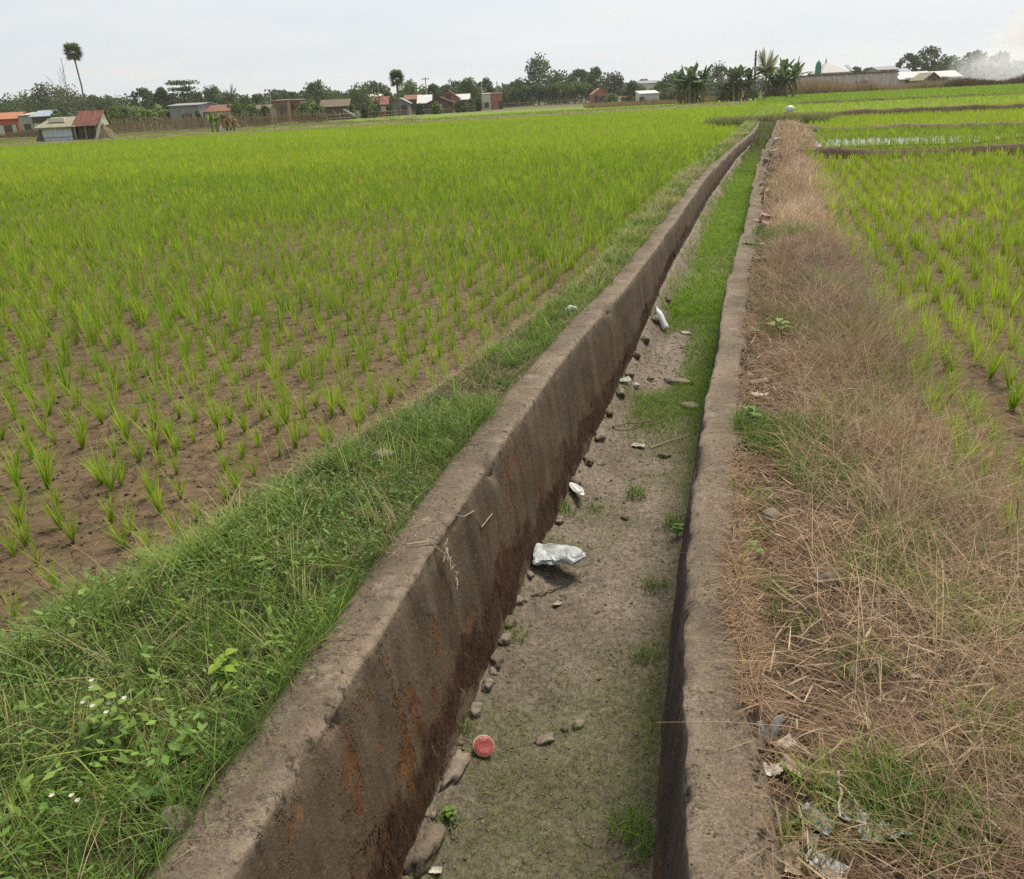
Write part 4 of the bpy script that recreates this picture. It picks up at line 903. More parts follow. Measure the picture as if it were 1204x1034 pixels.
# ---- litter
def film(name, label, cat, loc, w, l, mat, seed, rz, lift=.5, th=.002, tilt=0.0):
    """creased sheet with its own thickness"""
    n = 13; V = []; rnd = random.Random(seed)
    cr = [(rnd.uniform(0, PI), rnd.uniform(-.6, .6), rnd.uniform(.2, .6)) for _ in range(5)]
    out = [1 + .16 * mnoise.noise(Vector((seed * 1.7, k * .9, 0))) for k in range(40)]
    for layer in (0, 1):
        for j in range(n):
            for i in range(n):
                u, v = i / (n - 1) * 2 - 1, j / (n - 1) * 2 - 1
                k = int((math.atan2(v, u) + PI) / (2 * PI) * 39); s = out[k]
                z = sum(a * abs(u * math.cos(t) + v * math.sin(t) - o) for t, o, a in cr) * lift + .25 * lift * mnoise.noise(Vector((u * 2.3, v * 2.3, seed)))
                V.append((u * s * w / 2, v * s * l / 2, z * min(w, l) * .5 + layer * th))
    Fc = []
    for layer in (0, 1):
        for j in range(n - 1):
            for i in range(n - 1):
                a = layer * n * n + j * n + i; q = [a, a + 1, a + n + 1, a + n]; Fc.append(q if layer else q[::-1])
    ring = [i for i in range(n)] + [j * n + n - 1 for j in range(1, n)] + [(n - 1) * n + i for i in range(n - 2, -1, -1)] + [j * n for j in range(n - 2, 0, -1)]
    for a, b in zip(ring, ring[1:] + ring[:1]): Fc.append([a, b, b + n * n, a + n * n])
    zmin = min(p[2] for p in V); V = [(p[0], p[1], p[2] - zmin) for p in V]
    o = raw(name, V, Fc, mat); o.location = loc; o.rotation_euler = (tilt, 0, rz)
    return tag(o, label, cat)
x, y, z = on_right(905, 880)
t = empty('folded_paper', (x, y, z + .005), .3); tag(t, 'white folded paper standing open in a V beside the right wall', 'paper')
for sgn in (-1, 1):
    m = MB(); m.slab((0, 0, 0), (sgn * .022, .004, 0), (sgn * .045, .012, .062), (sgn * .018, .016, .055), .0015); m.slab((0, 0, 0), (sgn * .018, .016, .055), (sgn * .006, .02, .02), (0, .012, .0), .0015)
    m.build('flap', M_paper, t)
for (px, py, w, l, m, lab, nm, cat) in (
        (924, 886, .05, .035, M_paper, 'small white paper scrap right of the folded V of paper', 'paper_scrap', 'paper scrap'),
        (904, 921, .06, .04, M_paper, 'white paper scrap at the edge of the right wall, nearer than the folded V', 'paper_scrap', 'paper scrap'),
        (942, 922, .11, .05, M_tan, 'long tan torn wrapper near the right wall', 'wrapper', 'wrapper'),
        (972, 935, .07, .05, M_blue, 'bluish crumpled wrapper just past the long tan one', 'wrapper', 'wrapper'),
        (957, 980, .08, .05, M_blue, 'crumpled white and blue plastic bag in dead leaves by the right wall', 'plastic_bag', 'plastic bag'),
        (948, 1000, .045, .04, M_blue, 'small blue-white plastic scrap touching the crumpled bag', 'plastic_scrap', 'plastic scrap'),
        (917, 1028, .08, .07, M_tan, 'brown-white wrapper at the bottom edge beside the right wall', 'wrapper', 'wrapper'),
        (968, 1030, .09, .05, M_foil, 'pale plastic wrapper at the bottom edge among straw', 'wrapper', 'wrapper'),
        (1034, 995, .10, .07, M_green_film, 'greenish-white plastic film under green grass blades', 'plastic_film', 'plastic film'),
        (1000, 968, .08, .06, M_green_film, 'pale green plastic scrap beside a bent straw stalk', 'plastic_scrap', 'plastic scrap'),
        (1045, 932, .05, .035, M_tan, 'tan husk lying in a dark hollow of the dry grass', 'husk', 'husk'),
        (1075, 818, .035, .025, M_paper, 'tiny white scrap in tall dry grass', 'paper_scrap', 'paper scrap'),
        (893, 457, .12, .05, M_tan, 'pale tan strip lying across the edge of the right wall', 'wrapper', 'wrapper'),
        (893, 472, .10, .07, M_foil, 'grey-white plastic scrap beside the pale tan strip', 'plastic_scrap', 'plastic scrap'),
        (885, 298, .24, .06, M_tan, 'pale tan flat strip lying over the right wall far along', 'plastic_strip', 'plastic strip'),
        (893, 315, .14, .10, M_paper, 'white scrap beside the pale tan flat strip on the right wall', 'paper_scrap', 'paper scrap'),
        (908, 263, .3, .2, M_pink, 'pinkish rag with red patches on the right wall edge', 'rag', 'rag'),
        (897, 268, .18, .14, M_pink, 'dull red rag left of the pinkish rag', 'rag', 'rag'),
        (903, 231, .3, .2, M_tan, 'beige cloth heaped at the right wall before the tall dry grass', 'cloth', 'cloth'),
        (908, 180, .3, .2, M_paper, 'whitish sheet of litter by the far right wall', 'paper_sheet', 'paper sheet'),
        (880, 398, .12, .08, M_paper, 'off-white scrap on the right wall amid fallen straw', 'paper_scrap', 'paper scrap'),
        (1055, 906, .09, .03, M_wood, 'pale splintered wood chip in the dry grass', 'wood_chip', 'wood chip')):
    x, y, z = on_right(px, py)
    film(nm, lab, cat, (x, y, max(z, -.1) + .004), w, l, m, px + py, random.uniform(-1, 1), .5)
for (px, py, w, l, m, lab) in ((512, 1026, .045, .03, M_paper, 'tiny white paper scrap on the near canal bed'), (751, 526, .10, .05, M_paper, 'white foam piece lying mid-bed past the plastic sliver'), (735, 449, .11, .06, M_paper, 'white plastic scrap at the foot of the left wall by the white stone'), (655, 712, .05, .03, M_tan, 'brown wrapper scrap on mud nearer than the crushed bottle')):
    x, y, z = on_bed(px, py); film('paper_scrap', lab, 'scrap', (x, y, z + .004), w, l, m, px, random.uniform(-1, 1), .4)

# crushed clear bottle on the bed
def film_plastic():
    m, ns, ln = new_mat('clear_plastic')
    tc = nd(ns, 'ShaderNodeTexCoord'); n = nd(ns, 'ShaderNodeTexNoise', Scale=14.0, Detail=6.0); ln.new(tc.outputs['Object'], n.inputs['Vector'])
    r = nd(ns, 'ShaderNodeValToRGB'); r.color_ramp.elements[0].position = .36; r.color_ramp.elements[0].color = (.22, .23, .23, 1); r.color_ramp.elements[1].position = .64; r.color_ramp.elements[1].color = (.46, .50, .51, 1); ln.new(n.outputs['Fac'], r.inputs[0])
    p = nd(ns, 'ShaderNodeBsdfPrincipled', Roughness=.42, IOR=1.35); p.inputs['Transmission Weight'].default_value = .12; ln.new(r.outputs[0], p.inputs['Base Color'])
    b = nd(ns, 'ShaderNodeBump', Strength=.5, Distance=.01); n2 = nd(ns, 'ShaderNodeTexNoise', Scale=26.0, Detail=3.0); ln.new(tc.outputs['Object'], n2.inputs['Vector']); ln.new(n2.outputs['Fac'], b.inputs['Height']); ln.new(b.outputs[0], p.inputs['Normal'])
    o = nd(ns, 'ShaderNodeOutputMaterial'); ln.new(p.outputs[0], o.inputs[0]); return m
M_clear = film_plastic()
M_white = surf('white_plastic', (.55, .56, .55), (.72, .73, .72), 14, rough=.4, bump=.15, spec=.5, c3=(.33, .29, .23), s3=8, t3=.6)
M_red = surf('red_film', (.20, .025, .022), (.30, .05, .042), 22, rough=.5, bump=.15, spec=.4, c3=(.36, .20, .17), s3=30, t3=.58)
M_cup = surf('cup_plastic', (.36, .30, .26), (.52, .46, .41), 20, rough=.5, bump=.15)
x0, y0, z0 = on_bed(628, 660); x1, y1, z1 = on_bed(682, 676)
L = math.hypot(x1 - x0, y1 - y0) * 1.0; rz = math.atan2(y1 - y0, x1 - x0)
root = empty('crushed_bottle', (x0, y0, z0 + .012), rz); tag(root, 'crushed clear plastic bottle lying on the canal bed', 'plastic bottle')
prof = [(.030, 0), (.046, .004), (.050, .02), (.047, .06), (.050, .10), (.046, .15), (.048, .20), (.044, .24), (.026, .272), (.014, .285), (.014, .298)]
def bottle_mesh(prof, sc, seed, n=28):
    V = []; m = len(prof)
    fine = []
    for i in range(m - 1):
        for k in range(4): t = k / 4; fine.append((prof[i][0] * (1 - t) + prof[i + 1][0] * t, prof[i][1] * (1 - t) + prof[i + 1][1] * t))
    fine.append(prof[-1]); F_ = []
    for (r, z) in fine:
        for k in range(n):
            a = 2 * PI * k / n; q = Vector((math.cos(a) * 1.4, math.sin(a) * 1.4, z * 16 + seed))
            d = 1 + .28 * mnoise.noise(q) - .25 * abs(mnoise.noise(q * 1.7))
            V.append((z * sc, r * 2.2 * math.cos(a) * d * sc, (r * .72 * math.sin(a) * d + .035) * sc))
    for i in range(len(fine) - 1):
        for k in range(n): F_.append([i * n + k, i * n + (k + 1) % n, (i + 1) * n + (k + 1) % n, (i + 1) * n + k])
    F_.append(list(range(n))); F_.append([(len(fine) - 1) * n + k for k in range(n)][::-1])
    return V, F_
V, Fq = bottle_mesh(prof, L / .295 * 1.12, 2.0); raw('bottle_body', V, Fq, M_clear, root)
m = MB(); sc = L / .295 * 1.12
m.lathe([(.0145 * sc, 0), (.018 * sc, .001), (.018 * sc, .006 * sc), (.0145 * sc, .007 * sc)], 18, Matrix.Translation((.282 * sc, 0, .03 * sc)) @ Matrix.Rotation(PI / 2, 4, 'Y')); m.build('neck_ring', M_white, root)
# white plastic sliver (folded spindle-shaped wrapper)
x0, y0, z0 = on_bed(671, 570); x1, y1, z1 = on_bed(686, 597); L = math.hypot(x1 - x0, y1 - y0)
V = []; Fq = []; n = 15
for i in range(n):
    t = i / (n - 1); w = .032 * math.sin(PI * min(1, t * .93 + .04)) ** .8 + .002
    for (a, b) in ((-1, 0), (-.45, .5), (0, .22), (.5, .62), (1, .0), (.4, -.05), (-.4, -.05)): V.append((t * L, a * w, .012 + (b * .030 + .006 * mnoise.noise(Vector((t * 6, a, 1)))) * math.sin(PI * t) + .014 * t))
for i in range(n - 1):
    for k in range(7): Fq.append([i * 7 + k, i * 7 + (k + 1) % 7, (i + 1) * 7 + (k + 1) % 7, (i + 1) * 7 + k])
o = raw('plastic_sliver', V, Fq, M_white); o.location = (x0, y0, z0 + .005); o.rotation_euler = (0, 0, math.atan2(y1 - y0, x1 - x0)); tag(o, 'narrow pointed white plastic sliver on the canal bed near the left wall', 'plastic wrapper')
# standing white bottle farther up
x0, y0, z0 = on_bed(783, 391); x1, z1 = at(769, 366, y0 + .5)
root = empty('white_bottle', (x0, y0, z0 + .03)); root.rotation_euler = (math.radians(-38), math.radians(-22), 0); tag(root, 'white plastic bottle leaning on the bare mud of the canal bed', 'plastic bottle')
m = MB(); m.lathe([(.03, 0), (.038, .006), (.04, .03), (.037, .09), (.04, .16), (.036, .20), (.02, .235), (.014, .25)], 20); m.build('bottle_body', M_white, root, True)
m = MB(); m.lathe([(.016, .25), (.017, .252), (.017, .268), (.015, .27)], 18); m.build('cap', M_white, root)
# cup with a red film lid
x, y, z = on_bed(569, 886); root = empty('lidded_cup', (x, y, z + .035)); root.rotation_euler = (math.radians(34), math.radians(6), .3); tag(root, 'plastic cup with a faded red film lid facing up on the canal bed', 'cup')
m = MB(); m.lathe([(.026, -.055), (.030, -.05), (.040, .0), (.044, .004), (.044, .007), (.040, .008)], 28); m.build('cup_body', M_cup, root, True)
m = MB(); m.lathe([(.0, .0085), (.030, .0105), (.0405, .0085), (.0405, .0115), (.03, .0135), (.0, .0115)], 28); m.build('lid', M_red, root)

# twigs
M_twig = surf('twig', (.11, .08, .055), (.22, .17, .12), 20, bump=.3)
M_twig2 = surf('pale_twig', (.30, .24, .16), (.46, .38, .27), 20, bump=.2)
def twig(label, pts, r, mat, cat='twig', name='twig'):
    m = MB(); P = [Vector(p) for p in pts]; Q = []
    for i in range(len(P) - 1):
        for k in range(4): t = k / 4; Q.append(P[i].lerp(P[i + 1], t) + Vector((random.gauss(0, r * .8), random.gauss(0, r * .8), random.gauss(0, r * .3))))
    Q.append(P[-1]); m.tube(Q, [r * (1 - .5 * i / len(Q)) for i in range(len(Q))], 6)
    return tag(m.build(name, mat), label, cat)
def bedline(a, b, lift=.008):
    x0, y0, z0 = on_bed(*a); x1, y1, z1 = on_bed(*b); return [(x0, y0, z0 + lift), ((x0 + x1) / 2, (y0 + y1) / 2, (z0 + z1) / 2 + lift * 2), (x1, y1, z1 + lift)]
twig('brown forked twig lying across the canal bed short of the pale slab', bedline((720, 502), (788, 494)), .007, M_twig)
twig('short bent twig on the mud under the crushed bottle', bedline((628, 702), (662, 692)), .006, M_twig)
twig('thin pale stalk crossing the bed near the right wall', bedline((765, 528), (812, 512)), .005, M_twig2)
def gl(px, py, lift): x, y, z = on_right(px, py); return (x, y, z + lift)
twig('long pale stalk lying across the dry grass past the pale pebble', [gl(955, 705, .05), gl(1010, 715, .09), gl(1062, 728, .06)], .004, M_twig2, 'stalk', 'stalk')
twig('bent tan stalk with a hook, in litter by the right wall', [gl(985, 930, .04), gl(985, 985, .05), gl(1012, 996, .05), gl(1022, 1010, .03)], .0035, M_twig2, 'stalk', 'stalk')
twig('straight tan stalk leaning from litter toward the bottom edge', [gl(985, 945, .05), gl(1005, 975, .06), gl(1025, 1012, .03)], .003, M_twig2, 'stalk', 'stalk')
twig('tall dark dry stem standing at the right of the dry strip', [gl(1180, 735, .0), gl(1184, 690, .06), gl(1190, 655, .16), gl(1183, 655, .26)], .004, M_twig, 'stem', 'stem')
twig('slanting brown stem rising through the dry grass toward the right field', [gl(1090, 690, 0), gl(1108, 652, .06), gl(1130, 600, .12)], .0035, M_twig, 'stem', 'stem')
twig('reddish stem standing beside a green tuft in the dry strip', [gl(1052, 690, 0), gl(1058, 650, .07), gl(1068, 620, .12)], .003, M_twig, 'stem', 'stem')
# dried creeper hanging over the left wall
def wallpt(Y, z, off=.012): return (float(Li(Y)) + .10 * (-z / .85) + off, Y, z)
root = empty('dried_creeper', wallpt(2.95, -.01, -.02)); tag(root, 'pale dried creeper hanging over the edge of the left wall', 'creeper')
base = Vector(root.location)
m = MB(); m.tube([Vector(wallpt(2.93, .012, -.10)) - base, Vector(wallpt(2.95, .01, -.02)) - base, Vector(wallpt(2.97, -.06, .02)) - base, Vector(wallpt(3.0, -.15, .022)) - base, Vector(wallpt(3.02, -.24, .02)) - base], .0035, 5); m.build('stem', M_twig2, root)
m = MB()
for k in range(26):
    z = -.02 - .2 * random.random(); Y = 2.96 + .3 * -z + random.uniform(-.02, .02); a = Vector(wallpt(Y, z, .02)); b = a + Vector((random.uniform(0, .02), random.uniform(-.06, .06), random.uniform(-.05, .03)))
    m.tube([a - base, (a + b) / 2 - base + Vector((.006, 0, .006)), b - base], .0016, 4)
m.build('twigs', M_twig2, root)
root = empty('dried_creeper', wallpt(3.25, -.01, -.02)); tag(root, 'thin straggling dried vine on the left wall face beyond the bushier creeper', 'creeper'); base = Vector(root.location)
m = MB(); m.tube([Vector(wallpt(3.2, .008, -.06)) - base, Vector(wallpt(3.27, -.05, .016)) - base, Vector(wallpt(3.4, -.09, .016)) - base, Vector(wallpt(3.45, -.2, .016)) - base, Vector(wallpt(3.62, -.22, .016)) - base], .0022, 5); m.build('stem', M_twig2, root)
# fresh white scratch-like straw on the wall top left out: straw is in the dry grass

# leafy weeds
def leaf_shape(b, base, d, L, Wd, col, fold=.25):
    """one broad leaf as a strip of quads, added to Blades-style arrays"""
    d = Vector(d).normalized(); s = d.cross(Vector((0, 0, 1))); s = s.normalized() if s.length > .05 else Vector((1, 0, 0)); u = s.cross(d)
    n = 6; V = []; Fq = []
    for i in range(n + 1):
        t = i / n; w = Wd * .5 * (math.sin(PI * min(.98, t ** .75)) + .04); c = Vector(base) + d * (L * t) - Vector((0, 0, 1)) * (L * .28 * t * t)
        V += [c - s * w + u * w * fold, c, c + s * w + u * w * fold]
    for i in range(n):
        for k in (0, 1): Fq.append([i * 3 + k, i * 3 + k + 1, i * 3 + k + 4, i * 3 + k + 3])
    b.V.append(np.array(V)); b.F.append(np.array(Fq) + b.n); b.C.append(np.repeat(np.array([col]), len(Fq), 0) * np.random.default_rng(len(b.V)).uniform(.85, 1.15, (1, 1))); b.n += len(V)
def weed(label, px, py, zr, h, L, n, col, flowers=0, side='l', cat='weed', aspect=.6):
    x, y, z = bed_px(px, py) if side == 'b' else (*gp(px, py, -.05), 0)
    if side != 'b': z = float(ground_z(np.array(x), np.array(y)))
    root = empty('leafy_weed', (x, y, z)); tag(root, label, cat); m = MB(); b = Blades(); tops = []
    for k in range(max(1, n // 5)):
        a = random.uniform(0, 6.28); top = Vector((math.cos(a) * h * .22, math.sin(a) * h * .22, h * random.uniform(.8, 1.05))); tops.append(top)
        m = MB(); m.tube([(0, 0, -.01), top * .5 + Vector((.01, 0, 0)), top], [.003, .0025, .0018], 5); m.build('stem', M_stem, root)
        for q in range(n // max(1, n // 5)):
            t = .35 + .65 * (q + 1) / (n // max(1, n // 5)); az = q * 2.4 + a; pt = top * t
            leaf_shape(b, pt, (math.cos(az), math.sin(az), .35), L * random.uniform(.7, 1.15) * (1.15 - .4 * (t - .5)), L * aspect * random.uniform(.85, 1.1), col)
    b.build('leaves', M_leaf, root)
    if flowers:
        for k in range(flowers):
            f = MB()
            tp = random.choice(tops) + Vector((random.gauss(0, .03), random.gauss(0, .02), random.uniform(.0, .035)))
            for q in range(5):
                a = q * 2 * PI / 5; f.slab(tp, tp + Vector((math.cos(a - .6) * .006, math.sin(a - .6) * .006, .002)), tp + Vector((math.cos(a) * .008, math.sin(a) * .008, .003)), tp + Vector((math.cos(a + .6) * .006, math.sin(a + .6) * .006, .002)), .0008)
            f.build('flower', M_paper, root)
YG, MG, DG_ = (.22, .32, .035), (.12, .21, .04), (.07, .15, .035)
weed('yellow-green broad-leaved weed beside the near left wall', 264, 800, 0, .11, .058, 12, YG)
weed('pale green weed with white blossoms in the near grass', 140, 885, 0, .20, .042, 20, (.17, .26, .05), 7)
weed('low light-green weed with three leaves amid the bank grass', 306, 682, 0, .06, .05, 5, (.16, .27, .05))
weed('round-leaved weed in grass above the three-leaved one', 326, 640, 0, .05, .06, 5, MG)
weed('small weed with narrow leaves at the wall edge past the yellow-green one', 330, 770, 0, .07, .05, 6, (.15, .24, .04), aspect=.35)
weed('dark leafy weed low in the near left corner by the wall', 180, 960, 0, .07, .05, 10, DG_)
weed('light green creeping weed above the dark corner weed', 215, 905, 0, .08, .055, 10, MG)
weed('tiny white-flowered weed at the bottom left corner', 60, 985, 0, .07, .035, 10, MG, 3)
weed('fresh leafy weed growing against the right wall edge', 882, 500, 0, .10, .06, 15, MG, side='r')
weed('bright small-leaved weed against the right wall by the tan stone', 884, 655, 0, .06, .05, 10, (.14, .25, .04), side='r')
weed('pale weed with large drooping leaves in the dry strip far along', 912, 392, 0, .14, .10, 8, (.2, .26, .06), side='r')
weed('small green sprout at the foot of the right wall on the canal bed', 795, 632, 0, .08, .05, 10, MG, side='b')
weed('green sprout on the canal bed by the stones near the bottom', 528, 960, 0, .05, .04, 8, MG, side='b')

# ================================================================== paddy bunds and standing water
def bund(label, pts, w, h, ca, cb, zb=-.3, mat=None):
    P = np.array(pts); L = np.concatenate([[0], np.cumsum(np.hypot(*np.diff(P, axis=0).T))]); s = np.arange(0, L[-1], max(.12, w * .25))
    X = np.interp(s, L, P[:, 0]); Y = np.interp(s, L, P[:, 1]); tx = np.gradient(X); ty = np.gradient(Y); nn = np.hypot(tx, ty); nx, ny = -ty / nn, tx / nn
    q = np.array([-1, -.75, -.4, 0, .4, .75, 1.]); hz = np.array([-.25, .35, .9, 1, .9, .35, -.25])
    wob = .25 * fbm(s * .6, 1.0, 0, 301)
    VX = X[:, None] + nx[:, None] * (q[None] * w * .5 + wob[:, None] * w * .5); VY = Y[:, None] + ny[:, None] * (q[None] * w * .5 + wob[:, None] * w * .5)
    VZ = zb + h * hz[None] * (1 + .35 * fbm(s * .9, 4.0, 0, 302))[:, None] + .03 * vn(VX * 3, VY * 3, 0, 303)
    n = (fbm(VX * 1.2, VY * 1.2, 0, 305) * .5 + .5)[..., None]; c = np.array(ca) * (1 - n) + np.array(cb) * n
    o = raw('field_bund', np.stack([VX, VY, VZ], -1).reshape(-1, 3), grid_faces(*VX.shape), M_soil, col=c.reshape(-1, 3), smooth=True)
    tag(o, label, 'bund', kind='structure')
    return X, Y
bt = Blades()
def bund_grass(X, Y, n, h, ca, cb, zb, w):
    i = rng.integers(0, len(X), n); x = X[i] + rng.normal(0, w * .22, n); y = Y[i] + rng.normal(0, w * .22, n)
    bt.add(np.stack([x, y, np.full(n, zb)], -1), h * rng.uniform(.4, 1.2, n), .004 + .0004 * y, rng.uniform(0, 6.28, n), rng.uniform(0, .8, n), .3, mixc(ca, cb, rng.random(n)), 2, droop=.2)
D1, D2 = (.085, .058, .038), (.15, .105, .07)
a = bund('dark earth bund across the right field before the flooded plot', [(8.2, 24.3), (11.2, 22.9), (14, 22.0), (20, 20.2), (26, 18.4)], .55, .24, D1, D2); bund_grass(*a, 1500, .12, (.12, .13, .04), (.34, .27, .15), -.1, .6)
a = bund('low bund between the flooded plot and the yellow-green plot', [(12.6, 39.0), (16, 36.2), (22, 31.5), (34, 24)], .5, .22, (.16, .12, .08), (.24, .19, .13)); bund_grass(*a, 900, .12, (.15, .18, .04), (.38, .32, .18), -.12, .5)
a = bund('dark broken bund beyond the yellow-green plot', [(16.8, 55), (22, 53), (29, 50.3), (44, 45)], .8, .34, D1, D2); bund_grass(*a, 900, .14, (.15, .18, .04), (.34, .27, .15), -.05, .8)
a = bund('thin bund edge far across the right fields', [(28, 95), (50, 90), (80, 83), (110, 76)], .8, .25, D1, D2); bund_grass(*a, 900, .2, (.15, .2, .04), (.30, .25, .13), -.12, .8)
a = bund('grassy far bund behind the left rice field', [(-60, FARL(-60) + 1.5), (-42, FARL(-42) + 1.5), (-20, FARL(-20) + 2), (2, FARL(2) + 2), (29, FARL(29) + 2)], 1.6, .36, (.12, .12, .05), (.22, .19, .10)); bund_grass(*a, 2600, .2, (.13, .17, .04), (.32, .28, .13), .0, 1.6)
a = bund('second green-edged bund in the darker plots toward the stick fence', [(-75, 98), (-48, 106), (-24, 117), (-10, 122)], 1.1, .22, (.10, .075, .05), (.17, .14, .08)); bund_grass(*a, 1700, .2, (.10, .16, .03), (.28, .25, .12), .0, 1.3)
a = bund('dark earth bund just before the stick fence', [(-70, 116), (-52, 121), (-33, 122.5), (-20, 124)], 1.1, .2, D1, D2); bund_grass(*a, 1200, .2, (.10, .14, .03), (.26, .22, .12), .0, 1.3)
a = bund('grassy cross bank closing the far end of the canal', [(11.8, 48.0), (13.2, 46.9), (15, 46.6), (17.2, 47.6)], 1.3, .36, (.11, .14, .04), (.17, .19, .07), -.24); bund_grass(*a, 5200, .42, (.12, .17, .04), (.36, .34, .17), -.1, 1.9)
tag(bt.build('bank_grass', M_straw), 'short tawny and green grass growing on the paddy bunds', 'grass', kind='stuff')

def water_mat():
    m, ns, ln = new_mat('paddy_water'); p = nd(ns, 'ShaderNodeBsdfPrincipled', Roughness=.06); p.inputs['Base Color'].default_value = (.10, .085, .06, 1)
    tc = nd(ns, 'ShaderNodeTexCoord'); n = nd(ns, 'ShaderNodeTexNoise', Scale=3.0, Detail=3.0); ln.new(tc.outputs['Object'], n.inputs['Vector'])
    b = nd(ns, 'ShaderNodeBump', Strength=.06, Distance=.02); ln.new(n.outputs['Fac'], b.inputs['Height']); ln.new(b.outputs[0], p.inputs['Normal'])
    o = nd(ns, 'ShaderNodeOutputMaterial'); ln.new(p.outputs[0], o.inputs[0]); return m
V = [(12.9, 29.6)]; ang = np.linspace(0, 2 * PI, 48, endpoint=False)
V = [(12.9 + math.cos(a) * 3.9 * (1 + .18 * math.sin(3 * a + 1)), 29.2 + math.sin(a) * 2.2 * (1 + .15 * math.sin(4 * a)) - .25 * math.cos(a) * 3.9 * .5, -.235) for a in ang]
o = raw('water', V, [list(range(48))], water_mat()); tag(o, 'shallow standing water between rice rows in the right field', 'water', kind='structure')

# ================================================================== village and trees
GZ = -.35
class Cards:
    def __init__(s): s.V = []; s.C = []; s.n = 0
    def add(s, c, size, col, flat=0.0, asp=.62):
        n = len(c); a = rng.normal(0, 1, (n, 3)); a[:, 2] *= (1 - flat * .8); a /= np.linalg.norm(a, axis=1)[:, None]
        b = rng.normal(0, 1, (n, 3)); b[:, 2] *= (1 - flat * .8); b -= a * (a * b).sum(1)[:, None]; b /= np.linalg.norm(b, axis=1)[:, None]
        s_ = np.broadcast_to(np.asarray(size, float), (n,))[:, None] * rng.uniform(.6, 1.3, (n, 1)) * .5
        V = np.stack([c - a * s_, c + b * s_ * asp, c + a * s_, c - b * s_ * asp], 1)
        s.V.append(V.reshape(-1, 3)); s.C.append(np.broadcast_to(np.asarray(col, float), (n, 3))); s.n += n
    def build(s, name, mat, parent):
        V = np.concatenate(s.V); return raw(name, V, np.arange(len(V)).reshape(-1, 4), mat, parent, col=np.concatenate(s.C))

DK = ((.055, .082, .038), (.115, .155, .066))
OL = ((.082, .098, .050), (.135, .155, .078))
LT = ((.095, .150, .042), (.18, .245, .068))
MD = ((.068, .105, .040), (.135, .190, .064))
GY = ((.090, .105, .072), (.140, .160, .108))

